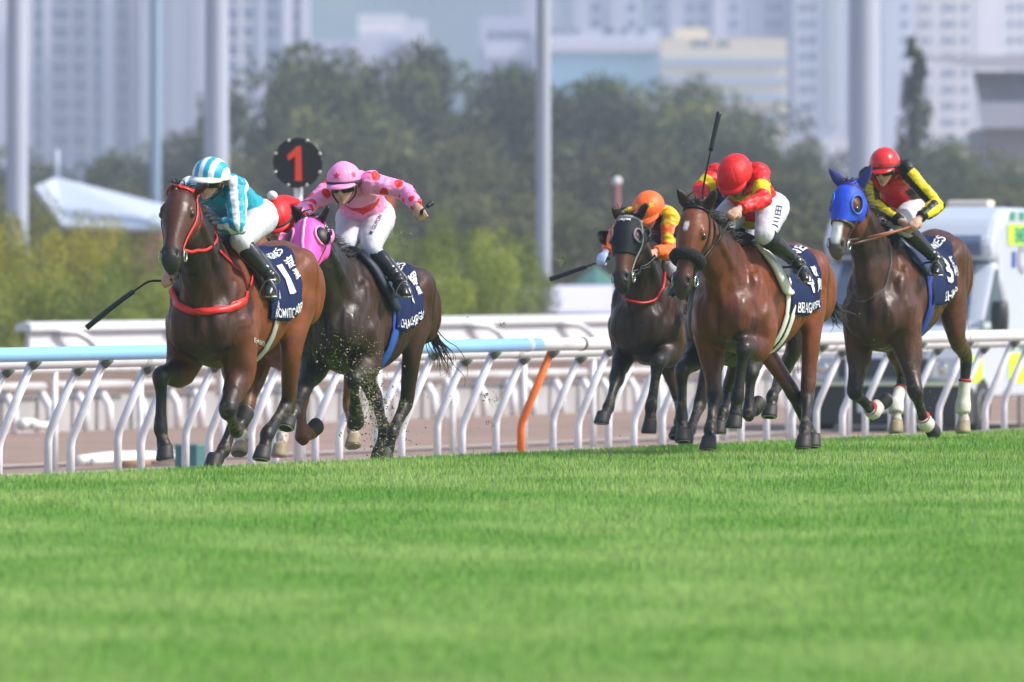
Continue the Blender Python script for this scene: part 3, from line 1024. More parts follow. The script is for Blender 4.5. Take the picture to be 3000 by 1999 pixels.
# the middle
T2 = 1700
building('white cube of a rooftop block above the spiky tree', 2000, 1048, 1188, 42, (.78, .76, .76), fins=[(1048, 1188, (.66, .66, .72), 92, None, 1.0)], name='office_building', cat='building')
building('pale low block behind the tall trees, left of the lilac office building', 1950, 880, 1260, 118, (.54, .55, .68), fins=[(1020, 1100, (.58, .56, .64), 120, None, 1.0), (1180, 1250, (.72, .72, .80), 60, None, 1.0)], name='office_building', cat='building')
building('lilac office building with a dark window strip under its roof', T2, 1405, 1566, 50, (.50, .51, .66), fins=[(1420, 1560, (.70, .70, .80), 128, 172, .8), (1420, 1555, (.50, .52, .62), 185, 205, .6)],
         wins=[((1440, 1465, 1490, 1515, 1540), (104,), 15, 24, m_win, None)], name='office_building', cat='building', group='office buildings')
building('office building with a broad pale blue glass front', T2 - 10, 1575, 1935, 84, (.58, .59, .70), fins=[(1604, 1932, (.26, .50, .64), 158, 300, .5), (1600, 1934, (.72, .70, .76), 118, 152, .9)],
         wins=[((1615, 1640, 1665, 1690), (92,), 16, 12, m_win, None), ((1785,), (90,), 30, 18, m_win, None), ((1830, 1880), (92,), 22, 14, m_winb, None)], name='office_building', cat='building', group='office buildings')
cr = (.80, .70, .50)
building('cream building with ribbon windows behind the raised whip', T2 - 30, 1936, 2306, 112, cr,
         fins=[(1938, 2304, (.42, .52, .60), y, y + 24, .5) for y in (168, 224, 274, 336)],
         wins=[((2058, 2128, 2200), (180, 236, 286), 20, 20, m_win, None), ((2035, 2055, 2075, 2110, 2130), (127,), 14, 16, m_winb, None)],
         roofbox=(1975, 2075, 82), name='office_building', cat='building', group='office buildings')
rows2 = list(range(-25, 420, 48))
building('hazy apartment tower behind the office roofs, near the middle of the photo', 2250, 1500, 1640, -380, (.55, .56, .68), fins=[(1530, 1560, (.5, .46, .54), -380, None, 1)], wins=[((1585,), rows2, 22, 26, m_winb, None)], group=GT)
building('hazy apartment tower rising behind the blue glass front', 2250, 1655, 1880, -380, (.55, .56, .68), fins=[(1680, 1700, (.5, .52, .6), -380, None, 1), (1790, 1830, (.56, .58, .66), -380, None, 1)], wins=[((1745, 1850), rows2, 26, 24, m_winb, None)], group=GT)
building('hazy apartment tower rising behind the cream building', 2200, 1900, 2180, -380, (.42, .43, .56), fins=[(1960, 1990, (.48, .48, .58), -380, None, 1), (2090, 2120, (.64, .62, .7), -380, None, 1)], wins=[((1930, 2020, 2060, 2150), rows2, 24, 24, m_winb, None)], group=GT)
building('apartment tower with a dark edge right of the cream building', 1850, 2185, 2320, -380, (.46, .48, .60), fins=[(2312, 2330, (.34, .36, .44), -380, None, 1)], wins=[((2255, 2280), rows2, 16, 20, m_winb, None)], group=GT)
building('pale apartment tower left of the widest light column, with paired windows', 1800, 2330, 2475, -380, (.62, .64, .73), fins=[(2425, 2460, (.46, .50, .56), -380, 370, .8)], wins=[((2352, 2380), rows2, 18, 20, m_winb, None)], group=GT)
building('pale apartment tower right of the widest light column', 1820, 2482, 2680, -380, (.58, .60, .70), fins=[(2590, 2625, (.48, .52, .60), -380, None, .8)], wins=[((2500, 2650), rows2, 18, 20, m_winb, None)], group=GT)
building('cream apartment tower behind the cypress', 1850, 2684, 2850, -380, (.76, .73, .70), wins=[((2700, 2720), rows2, 12, 16, m_winb, None), ((2768, 2790, 2826), rows2, 14, 20, m_winb, None)], group=GT)
building('pale apartment tower at the right edge above the grandstand', 1870, 2856, 3200, -380, (.66, .66, .72), wins=[((2960, 2990, 3050), rows2, 14, 22, m_winb, None)], group=GT)
building('long low white building at the foot of the right towers', 1250, 2290, 2560, 408, (.72, .71, .74), name='low_building', fins=[(2300, 2555, (.5, .5, .56), 450, 464, .5)])

def grandstand():
    Y = 640; s = FPX / Y
    P = lambda x, y, dy=0: at(x, y, Y + dy)
    root = empty('grandstand', tuple(P(2900, 500)[:2]) + (-.8,), 'grey grandstand with a wide overhanging roof at the right edge', 'grandstand')
    mb = MB()
    mb.loft([np.array([P(2700, 166, 0), P(2700, 176, 0), P(2860, 200, 0), P(3300, 206, 0), P(3300, 160, 0)]), np.array([P(2710, 166, 25), P(2710, 176, 25), P(2860, 200, 25), P(3300, 206, 25), P(3300, 160, 25)])])
    obj('roof', mb, mat('roof_grey', (.50, .50, .56), .6), root, smooth=False)
    mb = MB(); mb.loft([np.array([P(2850, 210, 3), P(3300, 215, 3), P(3300, 300, 2), P(2868, 300, 2)]), np.array([P(2850, 210, 24), P(3300, 215, 24), P(3300, 300, 24), P(2868, 300, 24)])])
    obj('upper_tier', mb, mat('tier_dark', (.24, .24, .27), .7, var=.25, vscale=.3), root, smooth=False)
    mb = MB(); mb.loft([np.array([P(2862, 300, 0), P(3300, 300, 0), P(3300, 372, 0), P(2872, 372, 0)]), np.array([P(2862, 300, 24), P(3300, 300, 24), P(3300, 372, 24), P(2872, 372, 24)])])
    obj('balcony_band', mb, mat('band_grey', (.40, .41, .48), .7, var=.06, vscale=.2), root, smooth=False)
    a, b = P(2880, 374, 2), P(3300, 374, 2)
    mb = MB(); mb.loft([np.array([a, b, b + A(0, 22, 0), a + A(0, 22, 0)]), np.array([A(a[0], a[1], -.8), A(b[0], b[1], -.8), A(b[0], b[1] + 22, -.8), A(a[0], a[1] + 22, -.8)])])
    obj('lower_tier', mb, mat('tier_brown', (.27, .25, .26), .8, var=.2, vscale=.4), root, smooth=False)
grandstand()

def hills():
    mb = MB()
    xs = np.linspace(-420, 420, 60)
    rings = []
    for k, dy in enumerate((0, 120, 260, 420)):
        hz = [0, 70, 130, 175][k]
        rings.append(np.array([A(x, 2700 + dy, -2 + hz * (1 + .18 * math.sin(x * .02 + k) + .10 * math.sin(x * .051)) + (6 * mnoise.noise(Vector((x * .03, k, 0))) if k else 0)) for x in xs]))
    mb.loft(rings, closed=False, caps=False)
    obj('hills', mb, mat('hill_green', (.05, .10, .09), .95, var=.3, vscale=.03), kind='structure')
hills()

def haze():
    mb = MB(); mb.box(A(0, 1600, 126), (560, 1680, 128))
    m = bpy.data.materials.new('haze_air'); m.use_nodes = True
    t = m.node_tree
    t.nodes.remove(t.nodes['Principled BSDF'])
    v = t.nodes.new('ShaderNodeVolumePrincipled')
    v.inputs['Color'].default_value = (.66, .79, 1.0, 1)
    v.inputs['Density'].default_value = HAZE
    v.inputs['Anisotropy'].default_value = 0.2
    t.links.new(v.outputs[0], t.nodes['Material Output'].inputs['Volume'])
    o = obj('haze', mb, m, kind='stuff', smooth=False)
    tag(o, 'pale blue haze over the city', 'haze')
HAZE = .00030
haze()

# ================================================================== horses
m_coat = mat('horse_coat', rough=.42, attr='col', var=.18, vscale=6, bump=.13, bscale=42, spec=.34)
_t = m_coat.node_tree; _n = _t.nodes.new('ShaderNodeTexNoise'); _n.inputs['Scale'].default_value = 9; _n.inputs['Detail'].default_value = 5
_r = _t.nodes.new('ShaderNodeMapRange'); _r.inputs['From Min'].default_value = .3; _r.inputs['From Max'].default_value = .7; _r.inputs['To Min'].default_value = .30; _r.inputs['To Max'].default_value = .60
_c = [x for x in _t.nodes if x.type == 'TEX_COORD'][0]
_t.links.new(_c.outputs['Object'], _n.inputs['Vector']); _t.links.new(_n.outputs['Fac'], _r.inputs['Value']); _t.links.new(_r.outputs['Result'], _t.nodes['Principled BSDF'].inputs['Roughness'])
m_hoof = mat('hoof', (.020, .018, .018), .6, var=.4, vscale=9)
m_hoofp = mat('hoof_pale', (.30, .24, .15), .6, var=.4, vscale=9)
m_shoe = mat('horseshoe', (.38, .38, .38), .4, metal=.9)
m_hair = mat('black_hair', (.012, .009, .008), .55, var=.3, vscale=10)
m_eye = mat('eye_glossy', (.010, .006, .004), .08, spec=.8)
m_steel = mat('bit_steel', (.65, .65, .63), .25, metal=1)
m_leather = mat('black_leather', (.010, .009, .009), .45, spec=.35)
m_navy = mat('navy_cloth', (.006, .014, .068), .75, spec=.2, var=.15, vscale=12, bump=.2, bscale=14)
m_lett = mat('white_lettering', (.72, .74, .78), .6)

HEAD_ST = np.array([  # t, half width, half depth, centre offset towards the face
    (-.06, .055, .075, -.055), (.04, .080, .108, -.038), (.14, .100, .132, -.024), (.26, .110, .146, -.026), (.38, .108, .146, -.028),
    (.49, .088, .122, -.014), (.60, .070, .098, .002), (.70, .060, .082, .010), (.80, .060, .076, .010), (.88, .065, .072, .006), (.95, .058, .060, -.004), (1.0, .038, .040, -.014)])

class Horse:
    def __init__(self, c):
        self.c = c
        th = math.radians(c.get('th', 21))
        self.h = A(-math.sin(th), -math.cos(th), 0)
        self.l = A(math.cos(th), -math.sin(th), 0)
        Y = FPX / c['s']
        self.base = A((c['x0'] - 1500) / c['s'], Y, 0)
        self.dz = c.get('dz', -.12); self.dc = c.get('dc', -.12)
        self.tor = None
    def W(self, a, b, z):
        return self.base + self.h * a + self.l * b + UP * z
    def topz(self, a):
        """torso offset, tilting from the withers to the croup"""
        t = np.clip((-a) / 1.1, -.3, 1.2)
        return self.dz * (1 - t) + self.dc * t
    def px_a(self, px, py, a):
        """point on the sight line of a photo pixel at forward station a"""
        r = ray(px, py)
        # a = (P-base).h ; P = CAM + Y r
        Y = (a + (self.base - CAM).dot(self.h)) / r.dot(self.h) if False else (a + self.base.dot(self.h) - CAM.dot(self.h)) / r.dot(self.h)
        return CAM + Y * r
    def px_l(self, px, py, b):
        """point on the sight line at lateral station b"""
        r = ray(px, py)
        Y = (b + self.base.dot(self.l) - CAM.dot(self.l)) / r.dot(self.l)
        return CAM + Y * r
    def px_b(self, px, py, Q, L, sign):
        """point on the sight line at bone length L from Q; sign +1 = nearer the lens"""
        r = ray(px, py)
        aa = r.dot(r); bb = 2 * r.dot(CAM - Q); cc = (CAM - Q).dot(CAM - Q) - L * L
        D = bb * bb - 4 * aa * cc
        if D <= 0: Y = -bb / (2 * aa)
        else: Y = (-bb - sign * math.sqrt(D)) / (2 * aa)
        return CAM + Y * r

def build_horse(c):
    H = Horse(c)
    W, h, l = H.W, H.h, H.l
    mb = MB()
    # ---- torso
    st = [  # a, top, bottom, half width
        (.50, 1.19, .97, .07), (.45, 1.27, .91, .15), (.34, 1.38, .86, .190), (.20, 1.50, .82, .214), (.04, 1.59, .80, .228), (-.14, 1.60, .80, .25),
        (-.34, 1.545, .79, .282), (-.56, 1.515, .83, .288), (-.76, 1.535, .92, .268), (-.95, 1.575, 1.0, .262), (-1.12, 1.58, 1.03, .262), (-1.27, 1.52, 1.02, .235), (-1.38, 1.42, 1.04, .18), (-1.45, 1.32, 1.10, .09)]
    D = catmull(np.array(st), 4)
    cb = c.get('cb', .06)
    rings = []
    th = np.linspace(0, 2 * np.pi, 32, endpoint=False)
    for a, t, b, hw in D:
        dz = H.topz(a)
        b = b - cb * smoothstep(-.9, 0.0, a)
        zc, hh = (t + b) / 2 + dz, (t - b) / 2
        wz = np.where(np.cos(th) > 0, 1 - .30 * np.cos(th) ** 2 * (1 if a > -.5 else .6), 1 - .10 * np.cos(th) ** 2)
        rings.append(np.array([W(a, hw * math.sin(x) * k, zc + hh * math.cos(x)) for x, k in zip(th, wz)]))
    mb.loft(rings)
    ax = [h, l, UP]
    for s in (-1, 1):
        z = lambda a, v: v + H.topz(a)
        mb.ell(W(.36, .108 * s, z(.36, 1.06)), (.125, .105, .18), ax)          # breast
        mb.ell(W(.22, .185 * s, z(.2, 1.16)), (.13, .07, .22), ax)             # shoulder
        mb.ell(W(.02, .195 * s, z(0, 1.02)), (.14, .075, .17), ax)             # triceps
        mb.ell(W(-1.00, .17 * s, z(-1, 1.37)), (.22, .12, .17), ax)            # croup
        mb.ell(W(-1.22, .15 * s, z(-1.2, 1.24)), (.17, .11, .24), ax)          # buttock
        mb.ell(W(.12, .178 * s, z(.1, 1.22)), (.08, .05, .19), ax)              # shoulder blade
        mb.ell(W(.30, .17 * s, z(.3, 1.02)), (.07, .07, .10), ax)              # point of the shoulder
        mb.ell(W(-.92, .20 * s, z(-.9, 1.14)), (.10, .055, .15), ax)           # flank to stifle
        mb.ell(W(-.80, .13 * s, z(-.8, 1.45)), (.10, .10, .10), ax)            # hip bone
    # ---- neck
    P0 = H.px_a(*c['poll'])
    M0 = H.px_b(*c['muz'], P0, c.get('hl', .62), c.get('hs', 1))
    u = nrm(M0 - P0); hlen = np.linalg.norm(M0 - P0)
    hl = nrm(l + h * c.get('hyaw', 0) + UP * c.get('hroll', 0)); hl = nrm(hl - u * hl.dot(u))
    n = np.cross(u, hl); n = n * (1 if n.dot(h) > 0 else -1)
    nb0, nb1 = W(.08, 0, 1.17 + H.dz), P0 - n * .07 + u * .10
    mid = nb0 * .5 + nb1 * .5 + UP * .03 - h * .02
    mb.tube([nb0, W(.22, 0, 1.28 + H.dz) * .5 + (nb0 * .72 + nb1 * .28) * .5, mid, nb0 * .22 + nb1 * .78, nb1],
            [.165, .150, .114, .092, .082], n=24, side=l, ry=[.37, .31, .218, .165, .132], sub=5)
    for s in (-1, 1):
        mb.tube([W(.22, .13 * s, 1.2 + H.dz), mid - UP * .06 + l * .085 * s, nb1 + l * .06 * s - u * .02], [.07, .055, .04], n=10, sub=4)
    # ---- head
    hs = catmull(HEAD_ST, 3)
    def head_ring(t, k=1.0, m=24, off=0.0):
        w_ = np.interp(t, HEAD_ST[:, 0], HEAD_ST[:, 1]) * k + off
        d_ = np.interp(t, HEAD_ST[:, 0], HEAD_ST[:, 2]) * k + off
        o_ = np.interp(t, HEAD_ST[:, 0], HEAD_ST[:, 3])
        cc = P0 + u * t * hlen + n * o_
        an = np.linspace(0, 2 * np.pi, m, endpoint=False)
        return np.array([cc + hl * (w_ * math.copysign(abs(math.sin(x)) ** .85, math.sin(x))) + n * (d_ * math.cos(x)) for x in an])
    mb.loft([head_ring(t) for t in hs[:, 0]])
    def hp(t, b, f):
        return P0 + u * t * hlen + hl * b + n * f
    hax = [hl, n, u]
    for s in (-1, 1):
        mb.ell(hp(.27, .082 * s, -.085), (.035, .075, .10), hax)     # cheek
        mb.ell(hp(.315, .092 * s, .052), (.022, .030, .046), hax)    # brow
        mb.ell(hp(.86, .046 * s, .048), (.028, .030, .048), hax)     # nostril flare
        mb.ell(hp(.48, .060 * s, .02), (.014, .03, .10), hax)        # facial crest
        e0 = hp(.005, .062 * s, -.02)
        eo = c.get('ears', ((-.06, .06, .17), (.06, .06, .17)))[0 if s < 0 else 1]
        tip = e0 + hl * eo[0] + n * eo[1] + UP * eo[2] if False else (H.px_b(*c['ear'][0 if s < 0 else 1], e0, .165, c.get('es', 1)))
        ed = nrm(tip - e0)
        sd = nrm(np.cross(ed, n)); 
        mb.tube([e0 - ed * .03, e0 + ed * .03, e0 + ed * .08, e0 + ed * .125, e0 + ed * .165], [.026, .040, .043, .030, .010], n=12, side=sd, ry=[.024, .022, .018, .015, .010], sub=3)
    mb.ell(hp(.96, 0, -.045), (.034, .032, .04), hax)                # chin
    # ---- legs
    legs = {}
    rad = {'f': ([.130, .122, .096, .060, .060, .037, .035, .047, .039, .047, .050], [.17, .155, .118, .072, .062, .044, .043, .054, .042, .048, .056]),
           'h': ([.140, .098, .068, .051, .047, .045, .037, .036, .047, .039, .047, .050], [.21, .165, .105, .076, .072, .060, .046, .045, .054, .042, .048, .056])}
    segs = []
    for key in ('RF', 'LF', 'RH', 'LH'):
        L = c[key]
        s = 1 if key[0] == 'L' else -1
        if key[1] == 'F':
            ea = L.get('ea', .08)
            Q = W(ea, L.get('eb', .185) * s, HC - (L['ey'] - HY) / c['s'])
            S = W(.20, .16 * s, 1.12 + H.dz)
            K = H.px_b(*L['k'], Q, L.get('l1', .40), L.get('s1', 1))
            Ft = H.px_b(*L['f'], K, L.get('l2', .31), L.get('s2', 1))
        else:
            S = W(L.get('ha', -1.05), .13 * s, 1.25 + H.dc)
            Q = W(L.get('ea', -.78), L.get('eb', .19) * s, HC - (L['ey'] - HY) / c['s'] if 'ey' in L else .98 + H.dc)
            K = H.px_b(*L['k'], Q, L.get('l1', .46), L.get('s1', -1))
            Ft = H.px_b(*L['f'], K, L.get('l2', .38), L.get('s2', 1))
        Hf = H.px_b(*L['h'], Ft, L.get('l3', .13), L.get('s3', 1))
        p_ax = nrm(Hf - Ft)
        cor = Ft + (Hf - Ft) * .62
        if key[1] == 'F':
            pts = [S, S * .35 + Q * .65, Q * .8 + K * .2, Q * .3 + K * .7, K, K * .72 + Ft * .28, K * .3 + Ft * .7, Ft, Ft * .5 + cor * .5, cor, Hf]
            bl = [0, 0, .0, .45, .9, 1, 1, 1, 1, 1, 1]
            r1, r2 = rad['f']
            kb = nrm(np.cross(l, Ft - K))
        else:
            back = nrm(-h + UP * .15)
            pts = [S, S * .4 + Q * .6, Q * .85 + K * .15, Q * .35 + K * .65, K * .95 + Q * .05, K * .9 + Ft * .1, K * .66 + Ft * .34, K * .3 + Ft * .7, Ft, Ft * .5 + cor * .5, cor, Hf]
            bl = [0, 0, 0, .25, .7, .95, 1, 1, 1, 1, 1, 1]
            r1, r2 = rad['h']
            fw = nrm(K - (Q + Ft) / 2); 
            mb.ell(K + fw * .048 + nrm(Q - K) * .045, (.032, .034, .052), [l, np.cross(l, nrm(Q - K)), nrm(Q - K)])
        side = nrm(l + h * 0.0)
        Lk = c.get('legk', 1.0)
        mb.tube(pts, np.array(r1) * Lk, n=14, side=side, ry=np.array(r2) * Lk, sub=4)
        pd = catmull(np.concatenate([np.array(pts), np.array(bl)[:, None], np.linspace(0, 1, len(pts))[:, None]], 1), 4)
        segs.append((key, pd))
        legs[key] = (S, Q, K, Ft, cor, Hf, p_ax)
    me = remesh(mb, c.get('vox', .0115), 4, .5, 'body')
    V = verts(me)
    lo_ = V - H.base
    tm = smoothstep(.52, .40, lo_ @ h) * smoothstep(.78, .95, lo_[:, 2] - H.dz)
    V = relax(me, V, np.clip(tm, 0, 1), 30)
    set_verts(me, V); Nn = normals(me)
    # dents: nostrils, mouth line, chest furrow, eye sockets
    disp = np.zeros(len(V))
    for s in (-1, 1):
        d = np.linalg.norm((V - hp(.875, .060 * s, .066)) * 1.0, axis=1)
        disp -= .040 * np.exp(-(d / .028) ** 2)
        d = np.linalg.norm(V - hp(.355, .112 * s, .040), axis=1)
        disp -= .006 * np.exp(-(d / .026) ** 2)
    rel = V - P0
    tt = rel @ u / hlen; nn = rel @ n
    disp -= .009 * np.exp(-((nn + .030 - (tt - .8) * .12) / .008) ** 2) * (tt > .80) * (tt < 1.0)
    loc = V - H.base
    aa, bb, zz = loc @ h, loc @ l, loc[:, 2]
    za = zz - np.array(H.topz(aa))
    def crease(p, q, wid, dep):
        p, q = A(*p), A(*q); ab = q - p
        X_ = np.stack([aa, za], 1)
        t_ = np.clip(((X_ - p) @ ab) / ab.dot(ab), 0, 1)
        dd = np.linalg.norm(X_ - (p + t_[:, None] * ab), axis=1)
        return -dep * np.exp(-(dd / wid) ** 2) * np.sin(np.pi * np.clip(t_ * .9 + .05, 0, 1)) ** .5
    side_m = smoothstep(.07, .13, np.abs(bb))
    cr_ = crease((.10, 1.52), (.36, 1.10), .024, .010) + crease((-.03, 1.42), (-.02, .98), .028, .010) + crease((.05, 1.22), (.22, 1.02), .022, .007)
    cr_ = cr_ + crease((-.62, 1.02), (-.86, 1.30), .03, .016) + crease((-1.02, 1.40), (-1.10, 1.05), .024, .013) + crease((-1.20, 1.42), (-1.24, 1.0), .022, .015) + crease((-.80, 1.40), (-.98, 1.50), .03, .010)
    for rb in (-.30, -.38, -.46, -.54, -.62):
        cr_ = cr_ + crease((rb, 1.25), (rb - .06, .92), .018, .0035)
    disp += cr_ * side_m
    disp -= .030 * np.exp(-(bb / .03) ** 2) * smoothstep(.25, .38, aa) * smoothstep(.85, 1.0, zz - H.dz) * smoothstep(1.3, 1.1, zz - H.dz)
    rid = 1 - np.abs(vnoise(V * np.array([1, 1, .55]), 8.0, 2.2 + c['x0'])) * 2.4
    mus = vnoise(V, 5.5, 1.3 + c['x0']) * .006 + vnoise(V, 13.0, 4.1) * .0018 + np.clip(rid, -1, 1) * .006 * smoothstep(-.5, .1, (V - H.base) @ h)
    legw = np.zeros(len(V)); black = np.zeros(len(V)); sock = np.zeros(len(V))
    best = np.full(len(V), 9.0)
    for key, pd in segs:
        half = pd[len(pd) // 5:]
        d = np.linalg.norm(V[:, None, :] - half[None, :, :3], axis=2)
        i = d.argmin(1); dm = d[np.arange(len(V)), i]
        lim = np.where(half[i, 4] > .35, .12, .2)
        ok = (dm < lim) & (dm < best)
        best = np.where(ok, dm, best)
        black = np.where(ok, half[i, 3] ** .8, black)
        legw = np.where(ok & (half[i, 4] > .3), 1, legw)
        if key in c.get('socks', {}):
            s0 = c['socks'][key]
            sock = np.where(ok, smoothstep(s0, s0 + .03, half[i, 4]), sock)
    vn_ = np.exp(-(vnoise(V * np.array([1, 1, .7]), 7.5, 9.1 + c['x0']) / .045) ** 2) * smoothstep(-.1, .25, vnoise(V, 3.0, 5.5))
    disp += .0032 * vn_ * (1 - legw * .3) * smoothstep(.45, .8, zz)
    fold = 1 - np.abs(vnoise(V * np.array([1, 1, .30]), 15.0, 3.7 + c['x0'])) * 2.6
    disp += .0042 * np.clip(fold, -.6, 1) * smoothstep(-.25, .15, aa) * smoothstep(.85, 1.05, zz - H.dz) * (1 - smoothstep(0, .1, .34 - np.linalg.norm(V - (P0 + u * .25), axis=1)))
    disp += .0034 * np.clip(1 - np.abs(vnoise(V * np.array([1, 1, .5]), 11.0, 6.1)) * 2.6, -.6, 1) * smoothstep(-.7, -.95, aa)
    disp += mus * (1 - .6 * legw) * (1 - smoothstep(0, .1, -(np.linalg.norm(V - (P0 + u * .3), axis=1) - .42)))
    set_verts(me, V + Nn * disp[:, None])
    V = verts(me)
    # coat colour
    base, dark = A(*c['coat']), A(*c['dark'])
    pt = vnoise(V, 2.2, c['x0'] * .01)
    front = smoothstep(.05, .45, aa) * c.get('fd', .5)
    ridge = smoothstep(1.30, 1.60, zz - H.dz) * .35
    tcol = np.clip(front + ridge + .22 * pt, 0, 1)
    C = mix(base, dark, tcol)
    C = mix(C, A(.012, .0105, .012), np.clip(black * c.get('blk', .985), 0, 1))
    hd = smoothstep(-.02, .06, tt) * (np.linalg.norm(rel - u * (rel @ u)[:, None], axis=1) < .24) * (tt < 1.15)
    C = mix(C, mix(A(*c.get('face', c['coat'])), dark, np.clip(.35 + .8 * pt, 0, 1)), hd * .8)
    C = mix(C, A(*c.get('muzc', (.028, .024, .023))), smoothstep(.74, .84, tt) * hd)
    if 'blaze' in c:
        for (t0, t1, b0, wd) in c['blaze']:
            bl_ = rel @ hl
            mm = smoothstep(t0 - .02, t0 + .02, tt) * smoothstep(t1 + .03, t1 - .02, tt) * smoothstep(wd, wd * .7, np.abs(bl_ - b0)) * (nn > 0) * hd
            C = mix(C, A(.85, .80, .80), mm)
    C = mix(C, A(.50, .46, .40), sock)
    mud = smoothstep(.12, .38, vnoise(V, 42, 3.1) * .6 + vnoise(V, 14, 8.8) * .6) * smoothstep(.75, .1, zz) * (.25 + .5 * black)
    C = mix(C, A(.13, .105, .075), np.clip(mud, 0, .75))
    C = C * (1 + .22 * vnoise(V, 10, 6.6) + .10 * vnoise(V, 55, 1.9))[:, None]
    # dark ear skin; nostril hollows blackened to stand for the shade inside
    for s in (-1, 1):
        d = np.linalg.norm(V - hp(.875, .060 * s, .066), axis=1)
        C = mix(C, A(.006, .005, .005), np.clip(1.5 * np.exp(-(d / .030) ** 2), 0, 1))
    C = mix(C, A(.02, .016, .015), (smoothstep(.02, -.12, tt) * (np.linalg.norm(rel, axis=1) < .26) * (rel[:, 2] > 0)) * .75)
    paint(me, np.clip(C, .004, 1))
    tree_ = bvh(me)
    root = empty('race_horse', H.base, c['label'], 'horse', 'galloping racehorses')
    H.root, H.tree, H.P0, H.u, H.n, H.hl, H.hlen, H.hp, H.head_ring, H.legs = root, tree_, P0, u, n, hl, hlen, hp, head_ring, legs
    H.body = obj('body', me, m_coat, root)
    # hooves
    for key in ('RF', 'LF', 'RH', 'LH'):
        S, Q, K, Ft, cor, Hf, pa = legs[key]
        L = c[key]
        d = nrm(pa * .22 - UP) if L.get('flat') else (nrm(pa - UP * .75) if L.get('s3', 1) > 0 else pa)
        f = h - d * h.dot(d)
        f = nrm(f) if np.linalg.norm(f) > .2 else nrm(UP - d * UP.dot(d))
        sd = nrm(np.cross(d, f))
        # blend the toe towards the front of the pastern
        mb = MB()
        rings = []
        an = np.linspace(0, 2 * np.pi, 22, endpoint=False)
        o0 = Hf - d * .038
        for k, (r, dz, fo) in enumerate(((.043, -.026, -.006), (.049, -.012, -.001), (.052, .012, .007), (.0555, .040, .017), (.058, .062, .024), (.0565, .070, .025), (.050, .076, .025), (.038, .074, .023), (.026, .066, .02), (.010, .064, .02))):
            rr = np.where(np.cos(an) < -.6, r * .88, r)
            rings.append(np.array([o0 + d * dz + f * (fo + rr[i] * 1.08 * math.cos(an[i])) + sd * (rr[i] * math.sin(an[i])) for i in range(22)]))
        mb.loft(rings)
        ho = obj('hoof', mb, m_hoofp if key in c.get('pale', ()) else m_hoof, root)
        mb = MB()
        ar = np.linspace(-2.3, 2.3, 18)
        mb.tube([o0 + d * .074 + f * (.025 + .050 * math.cos(t)) + sd * .047 * math.sin(t) for t in ar], .005, n=6, ry=.007, side=d)
        obj('horseshoe', mb, m_shoe, ho)
    for key, wr_ in c.get('wraps', {}).items():
        S, Q, K, Ft, cor, Hf, pa = legs[key]
        mwt = mat('wrap_white', (.66, .63, .58), .8, var=.15, vscale=25); mrd = mat('wrap_red', (.55, .03, .03), .7); mbk = mat('wrap_black', (.015, .015, .02), .7)
        if wr_ == 'long':
            path = [K * (1 - t) + Ft * t for t in (.42, .6, .8, .95)] + [Ft * .6 + cor * .4]
            rr = [.045, .045, .050, .060, .052]
        else:
            path = [Ft + nrm(K - Ft) * .05, Ft, Ft * .5 + cor * .5, cor * .85 + Ft * .15]
            rr = [.050, .061, .053, .055]
        mb = MB(); mb.tube(path, rr, n=16, sub=3, ry=[x * 1.12 for x in rr], side=l)
        wo = obj('leg_wrap', mb, mwt, root)
        for t0, mm in ((.0, mrd), (.14, mbk)):
            pa_ = np.array(path[0]) * (1 - t0) + np.array(path[1]) * t0; pb_ = np.array(path[0]) * (1 - t0 - .09) + np.array(path[1]) * (t0 + .09)
            if wr_ == 'long': pb_ = pa_ * .7 + np.array(path[1]) * .3 if t0 == 0 else pb_
            mb = MB(); mb.tube([pa_, pb_], rr[0] * 1.09, n=16, ry=rr[0] * 1.2, side=l); obj('wrap_band', mb, mm, wo)
    # eyes
    for s in (-1, 1):
        p, _ = near(tree_, hp(.355, .112 * s, .040), 0)
        mb = MB(); mb.ell(p - hl * s * .009 - n * .003, (.026, .029, .026), hax, n=14, m=10)
        obj('eye', mb, m_eye, root)
    # mane: tufts along the crest blown back
    mb = MB()
    r = np.random.default_rng(int(c['x0']))
    crest = []
    for k in range(460):
        t = r.uniform(0.0, 1)
        p = (nb0 + UP * .30) * (1 - t) ** 2 + 2 * t * (1 - t) * (mid + UP * .20 - h * .02) + t * t * (P0 + UP * .02 - n * .03)
        q, nn_ = near(tree_, p, -.004)
        q = q + l * r.normal() * .012
        dr = nrm(-h * r.uniform(.7, 1.3) + UP * r.uniform(.0, .5) + l * r.normal() * .35)
        ln = r.uniform(.06, .17)
        mb.tube([q, q + dr * ln * .5 + UP * .008, q + dr * ln - UP * .012], [.005, .0035, .0008], n=4, sub=2)
    obj('mane', mb, m_hair, root)
    mb = MB()
    for k in range(30):   # forelock
        q, nn_ = near(tree_, hp(r.uniform(-.06, .03), r.normal() * .03, .08), -.004)
        dr = nrm(-h * .3 + UP * r.uniform(.2, .7) * c.get('flk', 1) + n * r.uniform(-.2, .5) + hl * r.normal() * .5)
        ln = r.uniform(.04, .09)
        mb.tube([q, q + dr * ln * .6, q + dr * ln + u * .02], [.005, .0035, .0008], n=4, sub=2)
    obj('forelock', mb, m_hair, root)
